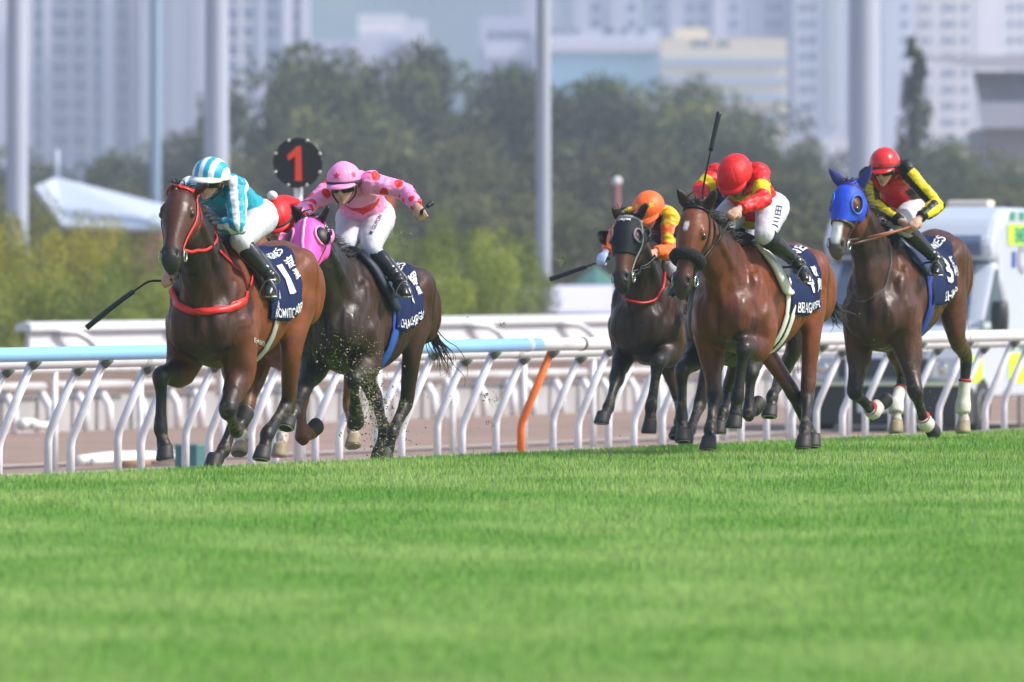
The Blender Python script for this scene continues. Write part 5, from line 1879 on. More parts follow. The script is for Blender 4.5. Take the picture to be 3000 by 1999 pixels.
# ================================================================== hoods and blinkers
def hood(H, t0, t1, m, eye_r, name='hood', rim=None, cups=None, point=0.0, stripe=None, ears=None, off=.009, eoff=(0, 0)):
    nt_, na = 40, 72
    eyes = [near(H.tree, H.hp(.29, .112 * s, .045), .0)[0] for s in (-1, 1)]
    V = np.zeros((nt_, na + 1, 3)); keep = np.ones((nt_, na), bool)
    lim = 2.35
    for i in range(nt_):
        for j in range(na + 1):
            ang = -lim + 2 * lim * j / na
            tt = t0 + (t1 + point * math.cos(ang) - t0) * i / (nt_ - 1)
            w_ = np.interp(tt, HEAD_ST[:, 0], HEAD_ST[:, 1]); d_ = np.interp(tt, HEAD_ST[:, 0], HEAD_ST[:, 2]); o_ = np.interp(tt, HEAD_ST[:, 0], HEAD_ST[:, 3])
            p = H.P0 + H.u * tt * H.hlen + H.n * o_ + H.hl * w_ * math.sin(ang) + H.n * d_ * math.cos(ang)
            V[i, j] = near(H.tree, p, off)[0]
    fs = []
    for i in range(nt_ - 1):
        for j in range(na):
            c = (V[i, j] + V[i + 1, j] + V[i, j + 1] + V[i + 1, j + 1]) / 4
            if min(np.linalg.norm(c - e) for e in eyes) < eye_r: continue
            fs.append((i * (na + 1) + j, i * (na + 1) + j + 1, (i + 1) * (na + 1) + j + 1, (i + 1) * (na + 1) + j))
    mb = MB(); mb.add(V.reshape(-1, 3), fs)
    o = obj(name, mb, m, H.root)
    sd = o.modifiers.new('solid', 'SOLIDIFY'); sd.thickness = .005; sd.offset = 1
    for k, s in enumerate((-1, 1)):
        e = eyes[k]
        e_, en = near(H.tree, e, .012)
        en = nrm(H.hl * s * .8 + H.n * .6)
        a1 = nrm(H.u - en * H.u.dot(en)); a2 = np.cross(en, a1)
        if rim:
            th = np.linspace(0, 2 * np.pi, 26, endpoint=False)
            P = [near(H.tree, e + a1 * eye_r * 1.02 * math.cos(t) + a2 * eye_r * 1.02 * math.sin(t), .014)[0] for t in th]
            mb = MB(); mb.tube(P, .006 if H.c['s'] == 390 else .009, n=8, ring=True); obj('eye_rim', mb, rim, o)
        if cups:
            # half cup behind the eye, open to the front
            mb = MB(); rings = []
            for q in np.linspace(0, 1, 7):
                row = []
                for t in np.linspace(cups[2], cups[3], 16):
                    d_ = a1 * math.cos(t) + a2 * math.sin(t) * s
                    row.append(e_ + d_ * cups[0] * math.cos(q * 1.15) + en * cups[1] * math.sin(q * 1.35))
                rings.append(np.array(row))
            mb.loft(rings, closed=False, caps=False)
            cp = obj('blinker_cup', mb, cups[4], o)
            sd = cp.modifiers.new('solid', 'SOLIDIFY'); sd.thickness = .006
        if rim and cups and len(cups) > 5:
            mb = MB(); mb.ell(e_ - en * .012, (eye_r * .98, eye_r * .98, .030), [a1, a2, en], n=20, m=10)
            obj('eye_mesh', mb, cups[5], o)
    if stripe:
        P = [near(H.tree, H.hp(t, 0, .15), off + .007)[0] for t in np.linspace(t0 + .02, t1 + point - .02, 14)]
        ribbon(H, P, .022, 0, stripe, 'seam', o, sub=1, project=False, th=.003)
    if ears:
        for k, s in enumerate((-1, 1)):
            e0 = H.hp(.005, .062 * s, -.02)
            tip = H.px_b(*H.c['ear'][k], e0, .175, H.c.get('es', 1))
            ed = nrm(tip - e0); sdv = nrm(np.cross(ed, H.n))
            mb = MB(); mb.tube([e0, e0 + ed * .04, e0 + ed * .085, e0 + ed * .13, e0 + ed * .182], [.040, .042, .042, .029, .004], n=14, side=sdv, ry=[.034, .030, .024, .017, .004], sub=3)
            obj('ear_cover', mb, ears, o)
    return o

# ================================================================== the field
BAY = (.165, .052, .018); BAYD = (.022, .009, .008)
CH = {}
CH[1] = dict(x0=645, s=455, th=19.5, dz=-.125, dc=-.10, cb=.02, coat=(.175, .044, .011), dark=BAYD, fd=.9, face=(.085, .028, .014),
    label='leading bay racehorse with a bright red bridle and red breastplate', poll=(535, 562, .86), muz=(498, 788), hl=.62,
    ear=((508, 541), (611, 541)), hyaw=-.10,
    RF=dict(ey=1078, ea=.10, eb=.20, k=(472, 1104), f=(471, 1256), h=(486, 1332), l3=.17, l1=.36, l2=.33),
    LF=dict(ey=1078, ea=.10, k=(667, 1202), f=(692, 1262), s2=-1, h=(716, 1224), s3=-1, l1=.38),
    LH=dict(ey=1005, ea=-.80, k=(846, 1180), f=(783, 1273), h=(770, 1335), l3=.15),
    RH=dict(ey=1040, ea=-.66, k=(703, 1192), f=(655, 1320), h=(628, 1356), flat=1),
    ca=(-.20, -.78), czl=(.93, 1.18), saddle=(.012, .02, .035), pad=(.016, .024, .045), girth=((-.31, .07, (.42, .42, .40)),),
    text=(('LONGINES', .30, .92, .24, .085), ('1', .50, .66, .70, .36, dict(bold=.03)), ('浪', .78, .97, .42, .10), ('漫', .80, .98, .58, .10),
          ('ROMANTIC WARRIOR', .10, .97, .965, .10, dict(bold=.012))))
CH[2] = dict(x0=1016, s=436, th=18, dz=-.19, dc=-.235, cb=.03, coat=(.046, .019, .011), dark=(.011, .008, .007), fd=.65,
    label='dark brown racehorse in a bright pink hood, kicking up turf behind the leader', poll=(909, 650, .84), muz=(890, 845), hl=.54,
    ear=((859, 603), (963, 606)), hyaw=-.02,
    RF=dict(ey=1060, ea=.10, k=(884, 1150), f=(860, 1214), h=(842, 1248), l3=.13, l1=.40),
    LF=dict(ey=1062, ea=.10, k=(1036, 1114), f=(1041, 1200), s2=-1, h=(1046, 1226), s3=-1, l1=.34),
    LH=dict(ey=1005, ea=-.85, k=(1190, 1183), f=(1150, 1268), h=(1130, 1334), flat=1),
    RH=dict(ey=1040, ea=-.70, k=(1100, 1165), f=(1126, 1262), h=(1112, 1338), flat=1),
    socks=dict(RF=.86), ca=(-.22, -.82), czl=(1.04, 1.20), saddle=(.012, .02, .04), pad=(.012, .02, .06), girth=((-.24, .10, (.02, .10, .50)),),
    tail=[(1268, 985, -1.50), (1292, 1030, -1.55), (1298, 1065, -1.60), (1284, 1120, -1.66)], tails=.065, tailn=48,
    text=(('LONGINES', .30, .92, .24, .085), ('7', .50, .68, .70, .34, dict(bold=.03)), ('輝', .80, .93, .48, .12), ('煌', .82, .95, .62, .10),
          ('CHANCHENG GLORY', .10, .97, .965, .10, dict(bold=.012))))
CH[3] = dict(x0=1915, s=388, th=20.5, dz=-.20, dc=-.20, cb=.05, coat=(.066, .026, .014), dark=(.015, .009, .008), fd=.8, face=(.13, .045, .02),
    label='brown racehorse in a black blinker mask with a thin red neck collar', poll=(1843, 640, .84), muz=(1820, 850), hl=.60,
    ear=((1793, 610), (1895, 598)), hyaw=-.05,
    RF=dict(ey=1010, ea=.10, k=(1806, 1112), f=(1782, 1196), h=(1766, 1230), flat=1),
    LF=dict(ey=1022, ea=.10, k=(1928, 1062), f=(1907, 1192), h=(1904, 1256), l1=.36, l3=.16),
    LH=dict(ey=1000, ea=-.85, k=(2050, 1185), f=(2022, 1262), h=(2012, 1290), flat=1),
    RH=dict(ey=1010, ea=-.70, k=(1992, 1178), f=(1990, 1240), h=(1984, 1275)),
    text=(), saddle=(.02, .02, .02))
CH[4] = dict(x0=2171, s=425, th=21, dz=-.10, dc=-.11, cb=.0, coat=(.18, .042, .012), dark=(.036, .012, .008), fd=.5, face=(.20, .056, .018),
    label='reddish bay racehorse with white forehead star and fluffy black noseband', poll=(2042, 606, .84), muz=(1996, 868), hl=.66,
    ear=((1984, 556), (2098, 558)), hyaw=-.05, blaze=[(.245, .325, -.012, .021)], muzc=(.05, .03, .025),
    RF=dict(ey=990, ea=.10, k=(2093, 1163), f=(2080, 1262), h=(2077, 1304), flat=1, l1=.42),
    LF=dict(ey=1008, ea=.10, k=(2180, 1022), f=(2160, 1166), h=(2153, 1240), l1=.34, l2=.34, l3=.17),
    LH=dict(ey=955, ea=-.92, k=(2366, 1165), f=(2358, 1262), h=(2356, 1301), flat=1),
    RH=dict(ey=980, ea=-.82, k=(2322, 1150), f=(2376, 1272), s2=-1, h=(2384, 1298), flat=1),
    ca=(-.24, -.88), czl=(1.03, 1.13), saddle=(.03, .03, .035), pad=(.74, .73, .70), girth=((-.22, .06, (.74, .73, .70)), (-.30, .06, (.74, .73, .70)), (-.26, .03, (.01, .01, .012))),
    tail=[(2440, 905, -1.52), (2460, 930, -1.62), (2475, 940, -1.75)], tails=.07, tailn=60,
    text=(('LONGINES', .30, .92, .24, .085), ('4', .48, .70, .72, .34, dict(bold=.03)), ('歌', .80, .92, .52, .11), ('劇', .84, .97, .70, .12),
          ('BELLAGIO OPERA', .16, .97, .965, .115, dict(bold=.012))))
CH[5] = dict(x0=2602, s=390, th=21, dz=-.085, dc=.01, cb=.05, coat=(.088, .026, .011), dark=(.018, .009, .008), fd=.55, face=(.17, .055, .022),
    label='dark bay racehorse in a blue ear hood with a white blaze and leg bandages', poll=(2493, 542, .72), muz=(2448, 752), hl=.575,
    ear=((2430, 496), (2553, 492)), hyaw=-.05, blaze=[(.46, .86, -.008, .050)], muzc=(.12, .09, .08),
    RF=dict(ey=1004, ea=.10, k=(2504, 1150), f=(2558, 1205), s2=-1, h=(2588, 1182), s3=-1),
    LF=dict(ey=1010, ea=.10, k=(2682, 1150), f=(2708, 1236), s2=-1, h=(2730, 1256), s3=-1),
    LH=dict(ey=975, ea=-1.0, k=(2832, 1050), f=(2821, 1196), h=(2824, 1256), l3=.16),
    RH=dict(ey=1000, ea=-.66, k=(2646, 1100), f=(2624, 1196), h=(2627, 1256), l3=.16),
    socks=dict(LH=.60, RH=.60), pale=('LH', 'RH'), wraps=dict(LH='long', RH='long', RF='short', LF='short'),
    ca=(-.22, -.82), czl=(1.04, 1.03), saddle=(.015, .03, .09), girth=((-.22, .10, (.01, .04, .30)),),
    text=(('LONGINES', .30, .92, .24, .085), ('3', .50, .72, .74, .34, dict(bold=.03)), ('勝', .82, .94, .52, .10), ('利', .82, .94, .66, .10),
          ('GHAM P', .30, .99, .965, .115, dict(bold=.012))))
CH[6] = dict(x0=840, s=425, th=20.5, dz=-.16, dc=-.18, cb=.05, coat=(.24, .085, .028), dark=(.12, .04, .016), fd=.4, blk=.25,
    label='chestnut racehorse with white socks between the leader and the pink hooded horse', poll=(752, 700, .80), muz=(740, 872), hl=.60,
    ear=((738, 664), (772, 664)),
    RF=dict(ey=1060, ea=.10, k=(722, 1190), f=(708, 1285), h=(705, 1322), l3=.15),
    LF=dict(ey=1060, ea=.10, k=(882, 1170), f=(884, 1285), h=(918, 1262), s3=-1, l3=.15),
    LH=dict(ey=1000, ea=-.85, k=(1022, 1185), f=(1034, 1262), h=(1038, 1300)),
    RH=dict(ey=1010, ea=-.70, k=(846, 1190), f=(826, 1285), h=(822, 1325), flat=1),
    socks=dict(RF=.62, RH=.66, LH=.70), pale=('RF', 'RH', 'LH'), text=(), saddle=(.02, .02, .02))
CH[7] = dict(x0=2146, s=410, th=20.5, dz=-.16, dc=-.20, cb=.05, coat=(.045, .022, .015), dark=(.018, .012, .011), fd=.7,
    label='almost black racehorse hidden behind the reddish bay with the white star', poll=(2118, 715, .80), muz=(2112, 880), hl=.60,
    ear=((2108, 682), (2138, 682)),
    RF=dict(ey=1020, ea=.10, k=(1999, 1088), f=(1997, 1224), h=(2003, 1282), l1=.40, l2=.33, l3=.15),
    LF=dict(ey=1030, ea=.10, k=(2200, 1090), f=(2192, 1216), h=(2216, 1196), s3=-1),
    LH=dict(ey=990, ea=-.9, k=(2286, 1112), f=(2262, 1165), h=(2257, 1212)),
    RH=dict(ey=1010, ea=-.75, k=(2130, 1150), f=(2118, 1210), h=(2108, 1258), flat=1),
    text=(), saddle=(.02, .02, .02))
HO = {}
DEV = globals().get('ONLY')
for k in CH:
    if DEV and k not in DEV: continue
    c = CH[k]
    if 'tail' not in c:
        th_ = math.radians(c['th']); B = A((c['x0'] - 1500) / c['s'], FPX / c['s'], 0)
        hh, ll = A(-math.sin(th_), -math.cos(th_), 0), A(math.cos(th_), -math.sin(th_), 0)
        def topx(a, b, z):
            p = B + hh * a + ll * b + UP * z
            return (1500 + FPX * p[0] / p[1], HY + FPX * (HC - p[2]) / p[1], a)
        c['tail'] = [topx(-1.52, 0, 1.18 + c['dc']), topx(-1.66, -.03, .98 + c['dc']), topx(-1.78, -.06, .70 + c['dc'])]
        c['tails'] = .05
    HO[k] = build_horse(c)
    saddle_kit(HO[k], c)

m_redl = mat('red_leather', (.70, .020, .018), .4)
m_brownl = mat('tan_leather', (.34, .105, .035), .5)
m_dbrown = mat('dark_brown_leather', (.06, .028, .018), .45)
m_purple = mat('purple_strap', (.05, .015, .13), .45)
m_greys = mat('grey_strap', (.28, .30, .26), .6)
m_fluff = mat('black_sheepskin', (.010, .010, .013), .95, bump=.9, bscale=60)
m_pinkh = mat('pink_hood', (.88, .10, .52), .55, var=.04, vscale=14)
m_pinkr = mat('pink_rim', (.90, .28, .56), .5)
m_pinks = mat('pink_seam', (.90, .42, .72), .5)
m_blueh = mat('blue_hood', (.008, .065, .62), .6, var=.06, vscale=16)
m_bluer = mat('blue_rim', (.03, .17, .80), .5)
m_bluee = mat('blue_ear_cover', (.035, .045, .22), .8, var=.1, vscale=20)
m_maskk = mat('black_mask', (.010, .011, .017), .7, spec=.25)
m_rimg = mat('grey_rim', (.16, .17, .20), .5)
m_meshk = mat('black_mesh', (.012, .010, .012), .5)

def strap_px(H, pts, wd, m, name, off=.008, tube=None, sub=3):
    P = []
    for x, y in pts:
        q, nn = hit(H.tree, x, y)
        if q is not None: P.append(q)
    if len(P) < 3: return None
    if tube:
        Pc = np.array([near(H.tree, p, off + tube)[0] for p in catmull(np.array(P), 3)])
        mb = MB(); mb.tube(Pc, tube, n=8)
        return obj(name, mb, m, H.root)
    return ribbon(H, P, wd, off, m, name, H.root, sub=sub, th=.007)

if 1 in HO:
    H = HO[1]
    bridle(H, m_redl, nose_t=.62, noseband=False, wd=.028)
    strap_px(H, [(505, 846), (511, 868), (520, 892), (555, 909), (612, 914), (668, 906), (705, 890), (722, 862)], .046, m_redl, 'breastplate')
    strap_px(H, [(722, 862), (731, 835), (738, 806), (742, 780)], .016, m_redl, 'breastplate_strap')
    strap_px(H, [(640, 735), (672, 768), (700, 795), (715, 822), (722, 850)], .014, m_redl, 'neck_strap')
    strap_px(H, [(722, 862), (705, 880), (680, 888), (672, 900)], .014, m_redl, 'neck_strap')
    Vt, Fc = text_mesh('E480', 1.0, .015)
    x0_, x1_ = Vt[:, 0].min(), Vt[:, 0].max(); out = []
    for v in Vt:
        k = (v[0] - x0_) / (x1_ - x0_)
        q, nn = hit(H.tree, 744 + 31 * k, 1003 + 12 * k - v[1] * 14)
        out.append((q + nn * .003) if q is not None else out[-1])
    mb = MB(); mb.add(out, Fc); obj('brand_mark', mb, mat('freeze_mark', (.50, .45, .42), .8), H.root, smooth=False)
if 2 in HO:
    H = HO[2]
    hood(H, -.02, .66, m_pinkh, .064, rim=m_pinkr, cups=(.070, .060, .5, 2.6, m_pinkr, m_meshk), point=.04, stripe=m_pinks)
    bridle(H, m_dbrown, nose_t=.70, wd=.018)
if 3 in HO:
    H = HO[3]
    hood(H, -.02, .52, m_maskk, .050, name='blinker_mask', rim=m_rimg, cups=(.068, .085, .5, 2.6, m_meshk), point=.05)
    bridle(H, m_greys, nose_t=.68, wd=.020, noseband=False)
    Vt, Fc = text_mesh('Hayes', 1.0, .03)
    x0_, x1_ = Vt[:, 0].min(), Vt[:, 0].max(); out = []
    for v in Vt:
        p = H.hp(.125 - v[1] * .034 / H.hlen, ((v[0] - x0_) / (x1_ - x0_) - .5) * .095, .35)
        lc_, nc_, _, _ = H.tree.ray_cast(Vector(p), Vector(-H.n))
        out.append(np.array(lc_) + H.n * .020 if lc_ is not None else p - H.n * .2)
    mb = MB(); mb.add(out, Fc); obj('lettering', mb, m_lett, H.root, smooth=False)
    strap_px(H, [(1830, 866), (1850, 880), (1886, 886), (1918, 874), (1936, 845), (1942, 800)], .012, mat('red_collar', (.55, .012, .02), .4), 'collar', tube=.009)
if 4 in HO:
    H = HO[4]
    bridle(H, m_leather, nose_t=.62, wd=.022, fuzzy=(.585, .042, m_fluff))
if 5 in HO:
    H = HO[5]
    hood(H, -.05, .48, m_blueh, .070, rim=m_bluer, point=.10, ears=m_bluee)
    bridle(H, m_purple, nose_t=.58, wd=.020, noseband=False)
    rg = H.head_ring(.565, 1.0, 36)
    ribbon(H, list(rg), .024, .005, m_dbrown, 'noseband', H.root, sub=1, closed=True)
    strap_px(H, [(2598, 702), (2606, 740), (2604, 790), (2592, 838), (2562, 870), (2530, 884), (2503, 878), (2490, 850)], .01, mat('thin_grey_strap', (.10, .09, .09), .5), 'neck_strap', tube=.004)
for k in (6, 7):
    if k in HO: bridle(HO[k], m_leather, wd=.02)

# ---- riders
TEAL = A(.010, .33, .47); WHT = A(.80, .80, .84); RED = A(.74, .014, .016); YEL = A(.80, .62, .012); PINK = A(.88, .30, .60)
ORG = A(.92, .15, .025); BLK = A(.012, .012, .014); NAVY = A(.01, .014, .06)
def pick(*cs):
    out = cs[0].copy()
    return out
def silks1(wh, T, an, bx, bt, bb, V):
    C = np.tile(TEAL, (len(V), 1))
    arm = wh > 0
    st = (np.floor((an + np.pi) / (2 * np.pi) * 8 + .3) % 2 == 0)
    C[arm & st] = WHT
    yoke = (~arm) & (bt > .93) & (bb > .0) & (np.abs(bx) < .16) & ((np.abs(bx) > .05))
    C[yoke] = WHT
    return C
def silks2(wh, T, an, bx, bt, bb, V):
    C = np.tile(PINK, (len(V), 1))
    arm = wh > 0
    red = np.zeros(len(V), bool)
    for i, (t0, a0) in enumerate(((.12, .4), (.12, -2.4), (.45, 2.0), (.45, -1.0), (.78, .5), (.78, -2.6), (.98, 2.1), (.98, -.9))):
        da = np.abs((an - a0 + np.pi) % (2 * np.pi) - np.pi) * .058
        red |= arm & (np.hypot((T - t0) * .28, da) < .034)
    zig = .50 + .10 * np.abs(((bx / .12) % 2) - 1)
    red |= (~arm) & (np.abs(bt - zig) < .085) & (bb < .03)
    for b0, t0 in ((.06, .75), (-.09, .6), (.12, .5)):
        red |= (~arm) & (np.hypot(bx - b0, (bt - t0) * .45) < .035) & (bb > 0)
    C[red] = RED
    return C
def silks3(wh, T, an, bx, bt, bb, V):
    C = np.tile(YEL * A(.95, .75, 1), (len(V), 1))
    arm = wh > 0
    n = vnoise(V, 8, 5)
    C[arm] = ORG; C[arm & (n > .28)] = YEL
    C[arm & (T < .28) & ((wh == 1) | (wh == 3))] = YEL * A(.95, .75, 1)
    C[(~arm) & (bb < 0)] = A(.10, .02, .10)
    C[(~arm) & (bb > .05) & (np.abs(bx) < .09) & (np.abs(bx) > .05)] = A(.18, .04, .30)
    C[(~arm) & (bb > .05) & (np.abs(bx) < .05)] = WHT
    return C
def silks4(wh, T, an, bx, bt, bb, V):
    C = np.tile(RED, (len(V), 1))
    ua = (wh == 1) | (wh == 3)
    C[ua & (T > .50) & (T < .86)] = YEL
    tor = wh == 0
    C[tor & (np.abs(bt - .52) < .10)] = YEL
    C[tor & (bt < .06)] = YEL
    return C
def silks5(wh, T, an, bx, bt, bb, V):
    C = np.tile(RED * A(.9, 1, 1), (len(V), 1))
    arm = wh > 0
    C[arm] = BLK
    st = ((an % (2 * np.pi)) / (2 * np.pi) * 3.0) % 1
    C[arm & (st < .52)] = YEL
    C[(wh == 1) & (T < .12)] = BLK; C[(wh == 3) & (T < .12)] = BLK
    C[((wh == 2) | (wh == 4)) & (T > .80)] = BLK
    C[(~arm) & (np.abs(bx) > .115) & (bt < .62) & (bt > .25)] = BLK
    C[(~arm) & (bt < .05)] = BLK
    return C
flatc = lambda col: (lambda wh, T, an, bx, bt, bb, V: np.tile(col, (len(V), 1)))
def cap1(x, y, z):
    C = np.tile(WHT, (len(x), 1))
    C[np.floor((x + 1.16) / .29) % 2 == 0] = A(.012, .36, .60)
    C[z < -.18] = WHT
    return C
capf = lambda col: (lambda x, y, z: np.tile(col, (len(x), 1)))

RD = {}
RD[1] = dict(label='jockey in teal and white striped silks and striped cap on the leading horse',
    hipL=(762, 637, .12), kneeL=(704, 706, .19), ankleL=(794, 815, .37), toeL=(784, 868, .40), shL=(690, 552, .155), elL=(700, 662, .25), wrL=(642, 662, .10),
    ankleR=(530, 818, -.34), toeR=(520, 868, -.36), elR=(530, 716, -.20), wrR=(493, 796, -.175), head=(616, 533, .03), face=(.95, -.04, -.08), htilt=.10, silks=silks1, cap=cap1, peakc=WHT, peak=.045,
    bootback=(.62, .62, .58), hr=(.118, .142, .112), gripR=(-.2, -.9, -.4), btext=(('潘頓', (752, 706), (792, 694), 20),))
RD[2] = dict(label='jockey in pink silks with red spots and a pink cap with a red star',
    hipL=(1108, 636, .05), kneeL=(1086, 727, .11), ankleL=(1170, 822, .34), toeL=(1188, 868, .42), hipR=(1034, 645, -.135), kneeR=(1014, 718, -.07),
    shL=(1085, 535, .15), elL=(1188, 562, .38), wrL=(1220, 604, .50), shR=(976, 552, -.15), elR=(905, 606, -.26), wrR=(882, 640, -.24), head=(1008, 547, .0), face=(.93, .04, -.16), htilt=-.02,
    silks=silks2, cap=capf(PINK), peakc=PINK, band=(.03, .015, .03), stars=((-.10, .35, .22, (.75, .03, .03)), (.95, .35, .22, (.75, .04, .03))), hr=(.112, .136, .122),
    gripL=(-.2, .8, .5), bootback=(.70, .70, .72), reinh='R', btext=(('M. GUYON', (1090, 690), (1120, 634), 11),))
RD[3] = dict(label='jockey in orange and yellow silks with yellow stars on an orange cap',
    hipL=(2005, 700, .12), kneeL=(1968, 785, .17), ankleL=(2030, 880, .35), toeL=(2022, 915, .39), shL=(1962, 640, .155), elL=(1958, 742, .20), wrL=(1918, 738, .17),
    ankleR=(1845, 880, -.33), toeR=(1838, 915, -.36), elR=(1802, 692, -.25), wrR=(1775, 738, -.26), head=(1902, 624, .02), face=(.80, -.06, -.55), silks=silks3, cap=capf(ORG), peakc=ORG,
    stars=((-.42, .62, .22, (.85, .45, .01)), (.75, .62, .24, (.85, .46, .01))), hr=(.118, .142, .115), glove=dict(R=(.42, .55, .80)), gripR=(-.3, .9, .3), hdR=(0, -.2, -.3), reinh='L')
RD[4] = dict(label='jockey in plain red cap and red silks with yellow bands, raised whip in hand',
    hipL=(2262, 612, .12), kneeL=(2240, 690, .21), ankleL=(2338, 772, .36), toeL=(2362, 824, .46), shL=(2222, 508, .155), elL=(2236, 586, .27), wrL=(2168, 612, .18),
    shR=(2098, 512, -.155), ankleR=(2085, 772, -.33), toeR=(2080, 820, -.36), elR=(2052, 556, -.22), wrR=(2064, 590, -.13), head=(2156, 524, .05), face=(.66, -.08, -.66), hup=.6, silks=silks4, cap=capf(RED), peakc=RED, visor=True,
    hr=(.120, .150, .120), garter=1, bootback=(.62, .62, .60), gripR=(.1, 0, 1), peak=.035, reinh='L', btext=(('川田', (2276, 668), (2290, 606), 14),))
RD[5] = dict(label='jockey in red vest with yellow and black striped sleeves and glossy red cap',
    hipL=(2682, 612, .08), kneeL=(2636, 655, .125), ankleL=(2746, 764, .34), toeL=(2740, 804, .38), shL=(2655, 499, .15), elL=(2746, 600, .40), wrL=(2694, 640, .335),
    shR=(2546, 516, -.15), ankleR=(2520, 770, -.32), toeR=(2512, 806, -.35), elR=(2560, 600, -.12), wrR=(2644, 652, .19), kneeR=(2585, 655, -.09), head=(2592, 497, .01), face=(.93, -.02, -.24), silks=silks5, cap=capf(RED * A(.9, 1, 1)), peakc=RED * .8, gloss=True,
    hr=(.113, .138, .120), bootback=(.72, .72, .72), band=(.25, .01, .02), gz=(.024, -.030))
RD[6] = dict(label='jockey in plain red silks and red cap with a white pompom, mostly hidden',
    hipL=(918, 690, .12), kneeL=(900, 765, .20), ankleL=(960, 850, .35), toeL=(962, 890, .40), shL=(876, 624, .155), elL=(898, 712, .25), wrL=(852, 735, .18), head=(806, 648, .06), face=(.72, .25, -.55),
    silks=flatc(RED), cap=capf(RED), peakc=RED, band=(.03, .01, .01), pompom=1, peak=.03)
RD[7] = dict(label='jockey in navy silks almost hidden behind the rider with the raised whip',
    hipL=(2232, 665, .12), kneeL=(2205, 735, .20), ankleL=(2270, 830, .35), toeL=(2272, 868, .40), shL=(2188, 572, .155), elL=(2190, 645, .20), wrL=(2120, 640, .10), head=(2155, 560, .06), face=(.8, 0, -.5),
    silks=flatc(NAVY), cap=capf(NAVY), peakc=NAVY)
for k in RD:
    if k not in HO: continue
    H = HO[k]; c = RD[k]
    root, J, grips = build_rider(H, c)
    for s in 'LR': stirrup(H, J['ankle' + s], J['toe' + s])
    bl = lambda s: near(H.tree, H.hp(.82, .066 * s, -.015), .014)[0]
    rm = {1: m_redl, 5: m_brownl}.get(k, m_leather)
    if k == 5:
        for s, g in ((1, grips['L']), (-1, grips['R'])):
            a = bl(s); mid_ = a * .55 + g * .45 - UP * .01
            mb = MB(); mb.tube([a, mid_], .004, ry=.011, n=6, side=H.l); obj('rein', mb, m_dbrown, H.root)
            mb = MB(); mb.tube([mid_, g], .004, ry=.009, n=6, side=H.l); obj('rein', mb, rm, H.root)
    else:
        for s, g in ((1, grips['L']), (-1, grips['R'])):
            if k == 1: g = grips['L']
            if 'reinh' in c: g = grips[c['reinh']]
            if k == 1 and s < 0 or 'reinh' in c and s * (1 if c['reinh'] == 'L' else -1) < 0: g = g + H.h * .02 - UP * .02
            a = bl(s)
            pts = [a]
            for t in (.15, .3, .45, .6, .75, .9):
                p = a * (1 - t) + g * t - UP * .03 * math.sin(math.pi * t)
                q, nn = near(H.tree, p, .02)
                inside = (p - q).dot(nn) < 0
                pts.append(q if inside or np.linalg.norm(q - p) < .05 else p)
            pts.append(g)
            mb = MB(); mb.tube(catmull(np.array(pts), 5), .0045, ry=.011, n=6, side=H.l); obj('rein', mb, rm, H.root)
    def wp(*p): return H.px_a(*p)
    if k == 1:
        whip([grips['R'] + (wp(500, 780, .50) - wp(486, 789, .51)), grips['R'], wp(440, 825, .54), wp(401, 848, .56), wp(336, 895, .58), wp(254, 961, .60)], 'black whip pointing down left below the muzzle of the leading horse', .36)
    if k == 2:
        whip([grips['L'], wp(1236, 618, .2), wp(1248, 608, .16), wp(1266, 595, .12)], 'short looking black whip in the outstretched pink arm', .3)
    if k == 3:
        whip([wp(1786, 756, .36), grips['R'], wp(1740, 774, .36), wp(1690, 792, .36), wp(1612, 819, .36)], 'black whip held out to the left by the blue gloved hand', .4)
    if k == 4:
        whip([grips['R'] + (wp(2054, 590, .4) - wp(2057, 570, .4)), grips['R'], wp(2061, 548, .40), wp(2074, 480, .38), wp(2090, 405, .36), wp(2107, 329, .34)], 'black whip raised upright above the red and yellow jockey', .30)

